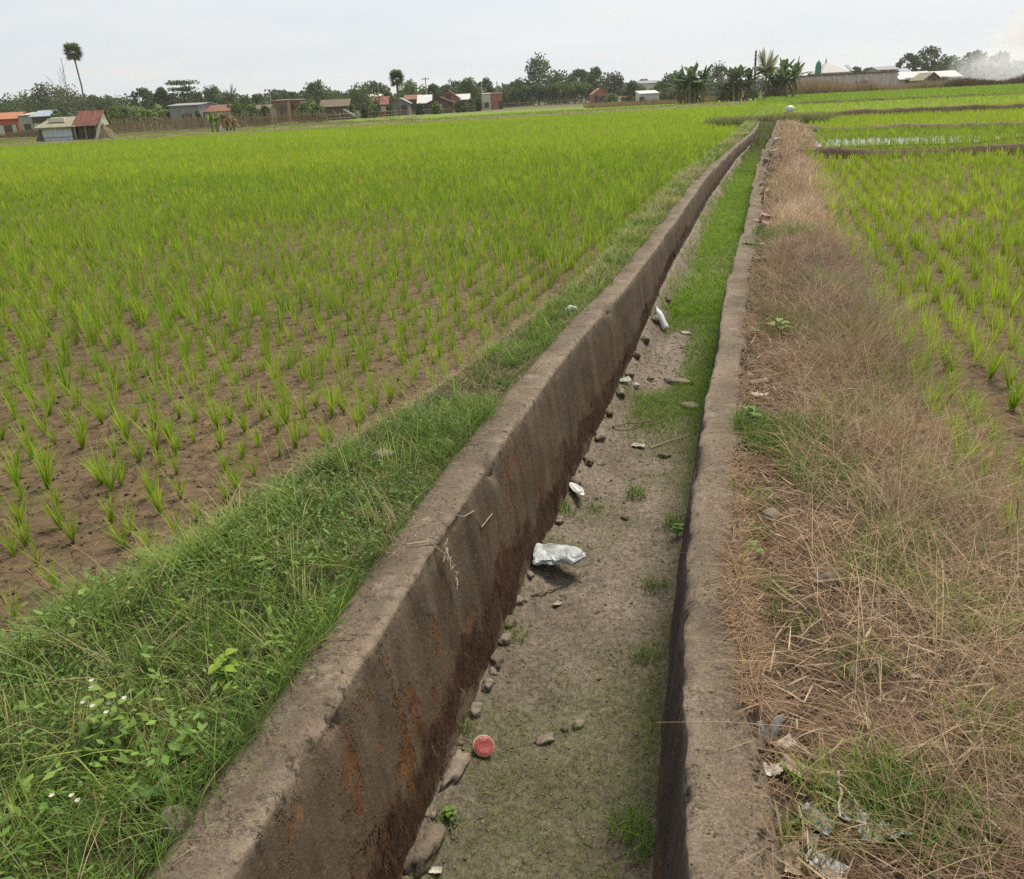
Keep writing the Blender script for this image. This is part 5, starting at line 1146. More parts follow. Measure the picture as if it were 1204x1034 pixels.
def tree(label, px, ytop, wpx, Y, style='round', cols=MD, name='tree', cat='tree', zb=GZ, n=2400, ybot=None, x2=None):
    X, zt = at(px, ytop, Y); H = zt - zb; W = wpx * Y / F * (.5 if style in ('lontar', 'coconut', 'banana', 'bare', 'tall') else .58)
    root = empty(name, (X, Y, zb)); tag(root, label, cat)
    cs = .0027 * Y; tr = MB(); cr = Cards()
    ca, cb = np.array(cols[0]), np.array(cols[1])
    def blob(c, r, k, flat=0.0, tone=None):
        d = rng.normal(0, 1, (k, 3)); d /= np.linalg.norm(d, axis=1)[:, None]
        rad = r * (1 - .55 * rng.random(k) ** 1.8)[:, None]
        p = np.array(c) + d * rad * np.array([1, 1, 1 - flat]); t = rng.random() if tone is None else tone
        cc = ca + (cb - ca) * np.clip(t + rng.normal(0, .22, (k, 1)), 0, 1)
        cr.add(p, cs, cc, flat)
    if style in ('round', 'bush', 'tall', 'sparse'):
        lo = {'round': .28, 'bush': .02, 'tall': .2, 'sparse': .35}[style]
        nb = {'round': 30, 'bush': 30, 'tall': 30, 'sparse': 24}[style]
        per = int(n / nb * (.6 if style == 'sparse' else 1)); hub = []
        for k in range(nb):
            f = (k + .5) / nb; zz = lo + (.93 - lo) * f; prof = math.sin(PI * min(1, max(.12, (zz - lo + .12) / (1.06 - lo)))) ** .6
            if style == 'tall': prof *= .55 + .45 * (1 - f)
            a = k * 2.399 + rng.uniform(-.5, .5); rr = W * prof * rng.uniform(.3, .98)
            c = (math.cos(a) * rr, math.sin(a) * rr, zz * H); hub.append(c)
            blob(c, W * rng.uniform(.17, .36) * (.75 if style == 'sparse' else 1), per)
        blob((rng.uniform(-.12, .12) * W, 0, H - .22 * W), W * .24, per // 2)
        tk = .022 * H + .05
        tr.tube([(0, 0, 0), (.02 * H, 0, .25 * H), (.0, .01 * H, .62 * H)], [tk, tk * .8, tk * .35], 7)
        for c in hub[2::4]: tr.tube([(0.01 * H, 0, max(.18, lo * .8) * H), (c[0] * .5, c[1] * .5, (lo * .8 * H + c[2]) * .55), c], [tk * .5, tk * .32, tk * .14], 5)
    elif style == 'layered':
        tk = .02 * H + .05; tr.tube([(0, 0, 0), (0, 0, .95 * H)], [tk, tk * .3], 7)
        for f, w in ((.42, 1.0), (.56, .95), (.70, .78), (.83, .45), (.97, .42)):
            for k in range(9):
                a = k * 2.399 + f * 9; rr = W * w * math.sqrt((k + .5) / 9); blob((math.cos(a) * rr, math.sin(a) * rr, f * H + rng.uniform(-.02, .02) * H), W * .27, int(n / 50), .72)
            for k in range(5):
                a = k * 1.257 + f * 9; tr.tube([(0, 0, f * H - .05 * H), (math.cos(a) * W * w * .8, math.sin(a) * W * w * .8, f * H)], [tk * .4, tk * .1], 5)
    elif style == 'bare':
        tk = .10
        def br(p, d, L, r, lev):
            q = p + d * L; tr.tube([p, (p + q) / 2 + Vector((rng.normal(0, .04 * L), rng.normal(0, .04 * L), 0)), q], [r, r * .8, r * .6], 5)
            if lev:
                for k in range(3):
                    e = (d + Vector((rng.normal(0, .5), rng.normal(0, .5), rng.normal(.12, .3)))).normalized(); br(p + d * L * (.55 + .2 * k), e, L * .56, r * .55, lev - 1)
        br(Vector((0, 0, 0)), Vector((0.02, 0, 1)).normalized(), H * .48, tk, 4)
        tr.tube([(0, 0, .4 * H), (.02 * H, 0, H)], [.09, .04], 5)
        if n > 100: blob((-W * .4, 0, .55 * H), W * .35, 120); blob((W * .2, 0, .42 * H), W * .5, 160)
    elif style == 'lontar':
        R = W; tk = .19 if px < 200 else .26
        tr.tube([(0, 0, 0), (.06 * H * (.3 if px < 200 else 0), 0, .5 * H), (0, 0, H - R)], [tk, tk * .85, tk * .75], 8)
        b = Blades()
        for k in range(58):
            el = rng.uniform(-.85, 1.35); az = k * 2.399; d = np.array([math.cos(az) * math.cos(el), math.sin(az) * math.cos(el), math.sin(el)])
            c = np.array([0, 0, H - R]) + d * R * .34; m_ = 11; side = np.cross(d, [0, 0, 1.]); side /= np.linalg.norm(side) + 1e-6; up = np.cross(side, d)
            Vv, Fv = [], []
            for q in range(m_):
                aa = (q / (m_ - 1) - .5) * 3.6; e = d * math.cos(aa) + (side * .9 + up * .3) * math.sin(aa); wd = np.cross(e, up); wd /= np.linalg.norm(wd) + 1e-6; L = R * .58 * rng.uniform(.85, 1.1)
                s0 = len(Vv); Vv += [c - wd * .02, c + wd * .02, c + e * L * .6 + wd * R * .055, c + e * L * .6 - wd * R * .055, c + e * L + wd * .01 - up * R * .05, c + e * L - wd * .01 - up * R * .05]
                Fv += [[s0, s0 + 1, s0 + 2, s0 + 3], [s0 + 3, s0 + 2, s0 + 4, s0 + 5]]
            col = ca + (cb - ca) * rng.random() if el > -.45 else np.array((.16, .12, .07))
            b.V.append(np.array(Vv)); b.F.append(np.array(Fv) + b.n); b.C.append(np.repeat(col[None], len(Fv), 0)); b.n += len(Vv)
        tr.build('trunk', M_bark, root); b.build('crown', M_crown, root); return root
    elif style in ('coconut', 'banana'):
        b = Blades()
        def frond(base, az, el, L, Wd, col, droop, pinn):
            d = np.array([math.cos(az), math.sin(az)]); k = 16 if pinn else 9; P = []
            for i in range(k + 1):
                t = i / k; P.append(np.array([base[0] + d[0] * L * t * math.cos(el) , base[1] + d[1] * L * t * math.cos(el), base[2] + L * (math.sin(el) * t - droop * t * t)]))
            P = np.array(P); s = np.array([-d[1], d[0], 0.])
            if pinn:   # feather leaf: leaflets hanging either side of the rib
                for i in range(1, k + 1):
                    for sg in (-1, 1):
                        for r in (0, .5):
                            t = (i - r) / k; c = P[i] * (1 - r) + P[i - 1] * r; l = Wd * math.sin(PI * min(.97, .12 + t * .85)); e = s * sg * .75 + np.array([d[0] * .5, d[1] * .5, -.55]); wd = np.array([d[0], d[1], 0]) * Wd * .06
                            s0 = b.n; b.V.append(np.array([c - wd, c + wd, c + e * l + wd * .3, c + e * l - wd * .3])); b.F.append(np.array([[0, 1, 2, 3]]) + s0); b.C.append(col[None] * rng.uniform(.8, 1.15)); b.n += 4
            else:
                V, Fv = [], []
                for i in range(k + 1):
                    t = i / k; w = Wd * .5 * max(.06, math.sin(PI * min(.96, max(0, (t - .12) / .86)))) ** .6 * rng.uniform(.75, 1.1) if t > .14 else Wd * .05
                    V += [P[i] - s * w - np.array([0, 0, w * .35]), P[i], P[i] + s * w - np.array([0, 0, w * .35])]
                for i in range(k):
                    for q in (0, 1): Fv.append([i * 3 + q, i * 3 + q + 1, i * 3 + q + 4, i * 3 + q + 3])
                b.V.append(np.array(V)); b.F.append(np.array(Fv) + b.n); b.C.append(np.repeat(col[None], len(Fv), 0) * rng.uniform(.8, 1.15)); b.n += len(V)
        if style == 'coconut':
            tr.tube([(0, 0, 0), (.02 * H, 0, .35 * H), (0, 0, .62 * H)], [.22, .16, .12], 7)
            for k in range(26):
                el = rng.uniform(.1, 1.45); frond((0, 0, .6 * H), k * 2.399, el, W * rng.uniform(.85, 1.15) * (1 - .3 * math.sin(el)) + .36 * H * max(0, math.sin(el)) ** 2, W * .34, ca + (cb - ca) * rng.random(), .2 + .3 * (1.4 - el), True)
            tr.build('trunk', M_bark, root); b.build('crown', M_crown, root); return root
        ns_ = max(2, int(n)) * (1 if wpx < 25 else 2)
        for k in range(ns_):
            a = k * 2.399; rr = W * .7 * math.sqrt(k / ns_); x, y = math.cos(a) * rr, math.sin(a) * rr; h = H * (rng.uniform(.2, .5) if k else .54)
            tr.tube([(x, y, 0), (x * 1.1, y * 1.1, h)], [.16 * H / 5, .09 * H / 5], 7)
            for q in range(9):
                el = rng.uniform(.2, 1.3) if q else 1.42; Lf = H * (.43 if wpx > 25 else .47) * rng.uniform(.75, 1.12)
                frond((x * 1.1, y * 1.1, h), q * 2.399 + a, el, Lf, H * .125, ca + (cb - ca) * rng.random(), .15 + .3 * rng.random(), False)
            for q in range(3): frond((x * 1.1, y * 1.1, h * .95), rng.uniform(0, 6.28), -.6, H * .22, H * .07, np.array((.16, .11, .06)), .7, False)
        tr.build('stem', M_stem, root); b.build('leaves', M_crown, root); return root
    tr.build('trunk', M_bark, root)
    if cr.n: cr.build('crown', M_crown, root)
    return root

for row in (
    ('dark bushy tree at the left frame edge behind the orange-roofed house', 6, 117, 46, 215, 'bush', DK),
    ('dark round tree between orange-roofed house and blue-roofed house', 28, 112, 42, 225, 'bush', DK),
    ('tall olive tree standing above the blue roofed house', 48, 102, 44, 205, 'round', OL),
    ('broad olive tree spreading under the leafless tree', 75, 108, 62, 190, 'bush', OL),
    ('dark green tree directly behind the rusty red hut', 104, 113, 42, 205, 'bush', DK),
    ('low dark tree right of the tall lontar palm', 124, 115, 34, 215, 'bush', DK),
    ('dark round-topped tree over the banana grove, left one of the pair', 166, 104, 34, 210, 'round', DK),
    ('dark narrow tree over the banana grove, right one of the pair', 189, 103, 28, 212, 'tall', DK),
    ('tiered pagoda-shaped tree over the grey tin barn', 213, 96, 50, 215, 'layered', DK),
    ('low dark bush tree between the pagoda tree and the grey barn', 197, 112, 40, 220, 'bush', DK),
    ('dark tree with uneven top right of the grey tin barn', 248, 103, 36, 215, 'round', DK),
    ('low green tree right of the coconut palm', 285, 115, 30, 200, 'bush', MD),
    ('flat-topped green tree left of the utility pole', 301, 112, 34, 225, 'bush', MD),
    ('dark round tree behind the brown brick house, left one', 330, 108, 26, 235, 'round', DK),
    ('dark round tree behind the brown brick house, right one', 344, 109, 22, 235, 'round', DK),
    ('tall bushy dark tree with gaps beside the brown brick house', 369, 97, 40, 200, 'round', MD),
    ('green shrub at the stick fence under the tall bushy tree', 362, 121, 30, 150, 'bush', LT),
    ('dark low tree behind the thatched shed', 395, 111, 36, 225, 'bush', DK),
    ('spreading deep green tree left of the red-fronted house', 420, 104, 44, 170, 'bush', MD),
    ('darker tree rising behind the spreading deep green tree', 438, 97, 34, 225, 'round', DK),
    ('light green small tree at the red-fronted house', 437, 124, 14, 165, 'bush', LT),
    ('green tree seen left of the near lontar palm', 455, 108, 22, 215, 'bush', MD),
    ('round bright green tree behind the grey tin house', 482, 98, 30, 235, 'round', LT),
    ('dark tree behind the whitish-roofed house', 508, 100, 24, 240, 'round', DK),
    ('wide dark tree behind the rust gabled wooden house', 533, 97, 38, 235, 'bush', DK),
    ('tall green tree right of the white-roofed house', 549, 93, 36, 225, 'bush', MD),
    ('dark tree between the two bare poles', 570, 93, 22, 240, 'round', DK),
    ('dark shrub tree right of the brick ruin', 596, 104, 24, 245, 'bush', DK),
    ('tallest dark dome-shaped tree in the middle of the tree line', 632, 67, 56, 262, 'tall', DK),
    ('dark broad tree at the left shoulder of the dome-shaped tree', 612, 94, 36, 258, 'bush', DK),
    ('dark broad tree at the right shoulder of the dome-shaped tree', 657, 88, 40, 258, 'bush', DK),
    ('dark tree with a knobbly top left of the red brick kiln, nearer the dome tree', 683, 82, 26, 262, 'round', DK),
    ('dark rounded tree with split crown behind the light banana row end', 700, 80, 28, 255, 'round', DK),
    ('dull green tree just right of the red brick kiln', 722, 88, 30, 235, 'bush', GY),
    ('light green bushy tree left of the white shed', 744, 97, 26, 220, 'bush', MD),
    ('small dark treetop showing above the far pale roof', 757, 94, 14, 320, 'round', DK),
    ('dark tree behind the white shed', 782, 96, 30, 210, 'bush', MD),
    ('wide dark tree left of the tall banana clump', 795, 86, 34, 205, 'bush', DK),
    ('olive bushy shrub beside the white shed', 785, 108, 30, 165, 'bush', OL),
    ('grey-green leafy tree right of the tall banana clump', 845, 78, 44, 190, 'bush', GY),
    ('small dark treetop left of the mosque roof end', 1006, 79, 14, 330, 'round', DK),
    ('small dark tree right of the mosque', 1019, 82, 18, 330, 'bush', DK),
    ('low dark tree left of the grey gabled house', 1032, 82, 14, 330, 'bush', DK),
    ('low treetop behind the right end of the banana clump', 953, 86, 14, 340, 'round', GY),
    ('airy thin-crowned tree left of the tallest tree near the smoke', 1071, 62, 24, 265, 'sparse', GY),
    ('tallest open-crowned tree left of the smoke', 1094, 55, 34, 260, 'sparse', OL),
    ('dark dense tree between the tallest tree and the smoke', 1116, 68, 38, 270, 'bush', OL),
    ('dark tree half hidden behind the smoke', 1147, 60, 26, 275, 'round', DK),
    ('faint tree deep in the smoke', 1178, 64, 30, 280, 'round', GY)):
    tree(*row)
tree('tall leafless grey tree left of the lontar palm', 70, 68, 34, 195, 'bare', OL, n=200)
tree('very tall lontar palm with a bare thin trunk and ball-shaped crown', 82, 46, 26, 185, 'lontar', MD, 'lontar_palm', 'palm')
tree('near stout lontar palm in front of the village houses', 465, 79, 24, 168, 'lontar', MD, 'lontar_palm', 'palm')
tree('dark coconut palm rising beside the dark uneven tree', 268, 100, 22, 200, 'coconut', DK, 'coconut_palm', 'palm')
tree('thin small palm poking above the trees at far left', 28, 106, 12, 230, 'coconut', DK, 'coconut_palm', 'palm')
tree('yellow-green young coconut palm between banana clumps', 902, 60, 34, 140, 'coconut', ((.13, .16, .045), (.28, .27, .10)), 'coconut_palm', 'palm')
tree('tall dark banana clump left of the thin bare trunk, near the white shed', 816, 61, 40, 138, 'banana', ((.05, .09, .035), (.10, .165, .055)), 'banana_clump', 'banana plant', n=5)
tree('ragged banana clump with brown dead leaves left of the coconut', 868, 64, 46, 142, 'banana', ((.05, .07, .03), (.10, .13, .05)), 'banana_clump', 'banana plant', n=5)
tree('large dark banana clump at the left end of the compound wall', 924, 58, 44, 142, 'banana', ((.05, .085, .035), (.11, .16, .055)), 'banana_clump', 'banana plant', n=5)
for i, (px, yt) in enumerate(((136, 117), (147, 114), (157, 117), (168, 115), (178, 118), (187, 114))):
    tree(('first', 'second', 'third', 'fourth', 'fifth', 'sixth')[i] + ' light green banana plant from the left, behind the stick fence', px, yt, 17, 150 + (i % 3) * 8, 'banana', ((.08, .13, .035), (.17, .23, .065)), 'banana_plant', 'banana plant', n=3)
# planted row of small trees between the brick ruin and the kiln: leaf crown over a bare stem
for i in range(16):
    px = 592 + i * 6.9; yt = (107, 105, 103, 104, 101, 99, 100, 102, 98, 99, 96, 97, 94, 95, 96, 99)[i]
    Y = 236; X, zt = at(px, yt, Y); H = zt - GZ; root = empty('orchard_tree', (X, Y + rng.uniform(-2, 2), GZ))
    tag(root, 'small bushy orchard tree on a dark stem in the planted row before the dome-shaped tree', 'tree', 'planted row of small orchard trees')
    m = MB(); m.tube([(0, 0, 0), (rng.uniform(-.1, .1), 0, H * .55)], [.16, .10], 6); m.build('trunk', M_bark, root)
    c = Cards(); ca, cb = np.array((.045, .07, .03)), np.array((.105, .15, .055))
    if i > 9: ca, cb = np.array((.07, .115, .034)), np.array((.14, .20, .06))
    for k in range(8):
        q = 70; d = rng.normal(0, 1, (q, 3)); d /= np.linalg.norm(d, axis=1)[:, None]; ctr = np.array([rng.uniform(-1, 1) * .9, rng.uniform(-1, 1) * .9, H * rng.uniform(.42, .86)])
        p = ctr + d * .95 * rng.random((q, 1)) ** .5; cc = ca + (cb - ca) * np.clip(rng.random() + rng.normal(0, .2, (q, 1)), 0, 1)
        if 3 < i < 11 and k > 5: cc = np.where(rng.random((q, 1)) < .16, np.array((.42, .40, .28)), cc)
        c.add(p, .55, cc)
    c.build('crown', M_crown, root)
for i, (px, yt, wpx, Y) in enumerate(((64, 128, 16, 142), (72, 126, 18, 146), (133, 124, 18, 135), (146, 126, 16, 133), (232, 130, 10, 132), (279, 127, 16, 134), (296, 122, 16, 140), (310, 124, 12, 140), (356, 123, 14, 140), (372, 124, 12, 140), (412, 122, 12, 160), (428, 122, 9, 160), (458, 123, 9, 172), (493, 122, 9, 172), (512, 121, 12, 170), (541, 119, 14, 176), (553, 117, 12, 180), (562, 116, 9, 184), (720, 111, 16, 190), (742, 113, 12, 180), (833, 104, 18, 165), (850, 106, 16, 160), (885, 104, 14, 165), (905, 103, 14, 160))):
    tree('low leafy bush along the village edge between houses and fields', px, yt, wpx, Y, 'bush', (MD, DK, LT, OL)[i % 4], 'bush', 'bush', n=700)
for o in COL.objects:
    if o.get('label') == 'low leafy bush along the village edge between houses and fields': o['group'] = 'low bushes along the village edge'
# distant wood that closes the gaps behind everything
c = Cards()
for (x0, x1, y0, y1, Y) in ((-40, 320, 115, 113, 310), (300, 600, 107, 104, 330), (590, 860, 98, 94, 340), (840, 960, 94, 92, 360), (1050, 1260, 80, 70, 340)):
    k = int((x1 - x0) * 26); px = rng.uniform(x0, x1, k); f = (px - x0) / (x1 - x0)
    a = np.array([at(p, y0 + (y1 - y0) * q, Y) for p, q in zip(px, f)]); top = a[:, 1] * (.86 + .22 * vn(px * .07, 1.0, 0, 401) + .1 * vn(px * .25, 2.0, 0, 402))
    z = GZ + (top - GZ) * rng.random(k) ** .7; Yk = Y + rng.uniform(0, 14, k); t = (vn(px * .06, z * .2, 0, 403) * .5 + .5)[:, None]
    c.add(np.stack([a[:, 0], Yk, z], -1), 1.3, np.array((.05, .075, .035)) * (1 - t) + np.array((.095, .13, .06)) * t)
o = c.build('distant_wood', M_crown, None); tag(o, 'low dark wood filling the gaps behind village and trees', 'wood', kind='stuff')

# banana plant with brown dead leaves by the field edge, and the small one beside it
X, zt = at(258, 141, 88); zb = -.32
root = empty('banana_plant', (X, 88, zb)); tag(root, 'small green banana plant with brown dead leaves out in the left field', 'banana plant')
b = Blades(); m = MB()
def bl(base, az, el, L, Wd, col, droop):
    d = np.array([math.cos(az), math.sin(az)]); V = []; Fv = []; s = np.array([-d[1], d[0], 0.])
    for i in range(8):
        t = i / 7; w = Wd * .5 * max(.08, math.sin(PI * min(.96, t * .9 + .04))); P = np.array([base[0] + d[0] * L * t * math.cos(el), base[1] + d[1] * L * t * math.cos(el), base[2] + L * (math.sin(el) * t - droop * t * t)])
        V += [P - s * w, P + s * w]
    for i in range(7): Fv.append([i * 2, i * 2 + 1, i * 2 + 3, i * 2 + 2])
    b.V.append(np.array(V)); b.F.append(np.array(Fv) + b.n); b.C.append(np.repeat(np.array([col]), 7, 0)); b.n += len(V)
for (x, h, c, k, dr) in ((-.8, .9, (.20, .30, .06), 7, .3), (-.35, 1.2, (.15, .24, .06), 6, .4), (.25, 1.3, (.22, .20, .07), 7, .6), (.6, 1.4, (.30, .17, .09), 9, 1.0), (.95, 1.2, (.33, .20, .11), 9, 1.1), (1.25, .8, (.26, .22, .09), 6, .7)):
    h *= 1.3; m.tube([(x, 0, 0), (x * 1.03, 0, h)], [.13, .08], 7)
    for q in range(k): bl((x, 0, h * rng.uniform(.55, 1)), q * 2.399 + x, rng.uniform(.7, 1.5), rng.uniform(.9, 1.8), .32, np.array(c) * rng.uniform(.6, 1.2) * (1 if rng.random() > .2 else .6), dr)
m.build('stem', M_stem, root); b.build('leaves', M_crown, root)
X, z = at(263, 163, 87.5); lump('sack', 'pale sack at the foot of the banana plant with dead leaves', 'sack', (X, 87.4, zb + .35), (.55, .5, 1.1), M_pale, 3, 0, .2)
X, z = at(292, 163, 88); root = empty('banana_plant', (X, 88, zb)); tag(root, 'tiny yellowish banana seedling right of the dead-leaved banana plant', 'banana plant')
b = Blades(); m = MB(); m.tube([(0, 0, 0), (0, 0, .3)], [.05, .03], 6)
for q in range(7): bl((0, 0, .28), q * 2.399, rng.uniform(.3, 1.4), .5, .16, (.24, .28, .08), .5)
m.build('stem', M_stem, root); b.build('leaves', M_crown, root)
tree('round green bush behind the dead-leaved banana plant', 277, 119, 22, 136, 'bush', MD, n=1000)
tree('dark creeper bush between the blue-white hut and the red hut', 90, 147, 9, 83, 'bush', DK, 'bush', 'bush', n=500)

# ---- buildings
def mt(n, a, b, s=3, **k): return surf(n, a, b, s, **k)
B_redwall = mt('red_painted_wall', (.36, .07, .045), (.48, .12, .08)); B_orange = mt('orange_tile_roof', (.38, .14, .075), (.50, .21, .12), 6, stripe=('X', .25))
B_grey = mt('grey_render', (.30, .28, .25), (.42, .39, .36), c3=(.22, .2, .18), s3=1.2); B_pale = mt('pale_render', (.44, .41, .37), (.58, .55, .5), c3=(.34, .3, .26), s3=1.4, t3=.58)
B_bluetin = mt('blue_grey_tin', (.22, .27, .34), (.32, .37, .44), 2, stripe=('X', .3), rough=.5); B_dark = mt('dark_interior_wall', (.05, .045, .045), (.10, .09, .085))
B_greytin = mt('grey_tin', (.20, .20, .23), (.29, .29, .32), 2, stripe=('X', .35), rough=.55, c3=(.15, .14, .15), s3=.8); B_whitetin = mt('whitish_tin', (.46, .47, .46), (.62, .62, .6), 2, stripe=('X', .3), rough=.5, c3=(.36, .31, .26), s3=1.5, t3=.6)
B_rust = mt('rusty_red_tin', (.19, .065, .05), (.32, .13, .10), 3, stripe=('X', .22), c3=(.13, .075, .06), s3=1.8, t3=.47, stretch=(1, .35, .35)); B_brick = mt('brown_brick', (.12, .07, .05), (.20, .12, .085), 8); B_red = mt('red_brick', (.26, .10, .07), (.38, .18, .13), 6, c3=(.16, .09, .07), s3=1.5)
B_wood = mt('dark_wood_boards', (.085, .055, .042), (.19, .13, .10), 5, stripe=('X', .2), stretch=(1, 1, .3)); B_thatch = mt('old_thatch', (.10, .07, .05), (.19, .14, .10), 6); B_moss = mt('mossy_asbestos', (.20, .19, .13), (.36, .34, .24), 3, stripe=('X', .3), c3=(.16, .15, .07), s3=1.4)
B_bluewhite = mt('bluish_white_boards', (.46, .52, .60), (.62, .67, .72), 3, c3=(.34, .36, .38), s3=2, stripe=('Z', .35)); B_tileroof = mt('brown_tile_roof', (.17, .08, .055), (.27, .13, .09), 6, stripe=('X', .3))
B_cream = mt('cream_paint', (.55, .50, .42), (.66, .61, .53)); B_green = mt('green_paint', (.05, .16, .11), (.08, .22, .15)); B_mosque = mt('mosque_roof', (.42, .40, .38), (.55, .52, .50), 3)

def building(label, x0, x1, ye, yr, Y, wall, roof, kind='side', depth=5.0, ops=(), rz=0.0, name='house', cat='house', oh=.35, zb=GZ, ydown=None, base_w=None):
    """x0..x1 eave width, ye eave line, yr ridge line measured in the picture at distance Y"""
    xm = (x0 + x1) / 2; X0, _ = at(x0, ye, Y); X1, _ = at(x1, ye, Y); _, ze = at(xm, ye, Y); _, zr = at(xm, yr, Y)
    w = X1 - X0; E, R = ze - zb, zr - zb
    root = empty(name, ((X0 + X1) / 2, Y, zb), rz); tag(root, label, cat)
    h = w / 2 - (oh if w > 3 else .1); d = depth
    m = MB()
    if kind == 'side': prof = [(0, 0), (0, E), (d / 2, R - .05), (d, E), (d, 0)]; v = [(-h, y, z) for y, z in prof] + [(h, y, z) for y, z in prof]
    elif kind == 'front': prof = [(-h, 0), (-h, E), (0, R - .05), (h, E), (h, 0)]; v = [(x, 0, z) for x, z in prof] + [(x, d, z) for x, z in prof]
    else: prof = [(0, 0), (0, E - .05), (d, R - .08), (d, 0)]; v = [(-h, y, z) for y, z in prof] + [(h, y, z) for y, z in prof]
    n = len(prof); m.add(v, [list(range(n)), list(range(n, 2 * n))[::-1]] + [[i, (i + 1) % n, (i + 1) % n + n, i + n] for i in range(n)])
    m.build('wall', wall, root)
    m = MB(); H_ = w / 2
    if kind == 'side':
        s = (R - E) / (d / 2); e0 = E - s * oh
        m.slab((-H_, -oh, e0), (H_, -oh, e0), (H_, d / 2, R), (-H_, d / 2, R), .09); m.slab((H_, d + oh, e0), (-H_, d + oh, e0), (-H_, d / 2 + .003, R), (H_, d / 2 + .003, R), .09)
    elif kind == 'front':
        s = (R - E) / h; e0 = E - s * (H_ - h)
        m.slab((-H_, -oh, e0), (0, -oh, R), (0, d + oh, R), (-H_, d + oh, e0), .09); m.slab((.003, -oh, R), (H_, -oh, e0), (H_, d + oh, e0), (.003, d + oh, R), .09)
    else:
        s = (R - E) / d; m.slab((-H_, -oh, E - s * oh), (H_, -oh, E - s * oh), (H_, d + oh, R + s * oh), (-H_, d + oh, R + s * oh), .09)
    m.build('roof', roof, root)
    for (fx, z0, fw, fh, nm, mat) in ops:
        m = MB(); cx = -h + fx * 2 * h; m.box(cx - fw / 2, cx + fw / 2, -.06, .05, z0, z0 + fh); p = m.build(nm, mat, root)
        if nm in ('door', 'window'):
            f = MB(); t = .09
            f.box(cx - fw / 2 - t, cx - fw / 2 - .003, -.09, .04, z0, z0 + fh); f.box(cx + fw / 2 + .003, cx + fw / 2 + t, -.09, .04, z0, z0 + fh); f.box(cx - fw / 2 - t, cx + fw / 2 + t, -.09, .04, z0 + fh + .003, z0 + fh + t); f.build('frame', B_wood if mat is not B_wood else B_grey, p)
    return root
D = B_dark
building('small house with orange roof and red walls at the left edge', -12, 21, 140, 133, 158, B_redwall, B_orange, 'side', 6, ((.30, 0, .9, 1.9, 'door', B_pale), (.62, .8, 1.0, .9, 'window', D), (.85, 0, .8, 1.9, 'door', B_pale)))
building('plain grey rendered house between orange and blue roofs', 20, 39, 136, 133, 156, B_grey, B_grey, 'shed', 5, ((.5, .9, .9, .9, 'window', D),))
building('blue-roofed house with dark front behind the bluish-white hut', 34, 62, 137, 130.5, 150, B_dark, B_bluetin, 'side', 7, ((.2, 0, 1.0, 1.9, 'door', B_pale), (.75, .8, .9, 1.0, 'window', B_pale)))
building('long blue-grey tin barn behind the stick fence', 196, 236, 124.5, 122, 140, B_greytin, B_greytin, 'side', 9, ((.55, 0, 1.4, 2.1, 'door', D),))
building('white-walled house with brown roof right of the tin barn', 237, 276, 131, 124, 142, B_pale, B_tileroof, 'side', 6, ((.3, 0, .9, 1.9, 'door', B_tileroof), (.7, .9, 1.0, .9, 'window', D)))
building('small brown hut with open front left of the utility pole', 298, 318, 128, 124, 150, B_thatch, B_thatch, 'side', 4, ((.5, 0, 1.1, 1.6, 'door', D),))
building('brown brick house with flat top, left block', 318, 338, 119, 117.5, 165, B_brick, B_thatch, 'shed', 6, ((.7, 1.2, .6, 1.4, 'window', D),), oh=.1)
building('brown brick house, right block with a dark window', 339, 353, 118.5, 117, 168, B_brick, B_thatch, 'shed', 6, ((.2, 1.4, .7, 1.4, 'window', D),), oh=.1)
building('low thatched shed with dark sagging front', 375, 411, 125, 117.5, 158, B_wood, B_thatch, 'side', 5, ((.4, 0, 1.6, 1.5, 'door', D),))
building('red-fronted house with pale awning', 436, 457, 123, 114, 176, B_redwall, B_rust, 'side', 6, ((.25, 0, .8, 1.9, 'door', D), (.75, .9, 1.1, 1.0, 'window', B_cream)))
building('far house with cream roof peeping over the red-fronted house', 429, 448, 114, 111.5, 205, B_pale, B_cream, 'side', 5, ((.5, .9, 1, 1, 'window', D),))
building('grey tin house right of the near lontar palm', 457, 482, 121.5, 115.5, 180, B_greytin, B_greytin, 'front', 6, ((.75, 0, .9, 1.8, 'door', D),))
building('weathered brown house with tan roof behind the grey tin house', 474, 494, 117, 112, 192, B_wood, B_tileroof, 'side', 6, ((.5, .9, 1, 1, 'window', D),))
building('house with broad whitish tin roof', 490, 508, 121, 112, 186, B_wood, B_whitetin, 'side', 6, ((.5, 0, .9, 1.8, 'door', D),))
building('dark wooden house with a rusty gabled front', 500, 534, 121, 114.5, 178, B_wood, B_rust, 'front', 6, ((.2, .7, .9, 1.0, 'window', D), (.5, 0, .9, 1.8, 'door', B_grey), (.8, .7, .9, 1.0, 'window', D)))
building('taller house with a red gable rising behind the wooden one', 514, 540, 115, 106.5, 190, B_red, B_rust, 'front', 6, ((.5, 2.4, 1.0, 1.0, 'window', D),))
building('white-roofed house at the right end of the gabled houses', 534, 553, 117, 111, 196, B_wood, B_whitetin, 'side', 5, ((.4, 0, .9, 1.8, 'door', D),))
building('reddish brick ruin with a pale plastered side by the bare poles', 566, 577, 111, 110, 200, B_pale, B_grey, 'shed', 4, ((.5, .5, .8, 1.0, 'window', D),), oh=.1, cat='ruin')
building('plain brown brick block beside the plastered ruin', 576, 591, 110.5, 109.5, 200, B_red, B_brick, 'shed', 4, ((.85, .0, .7, 1.6, 'door', D),), oh=.1, cat='ruin')
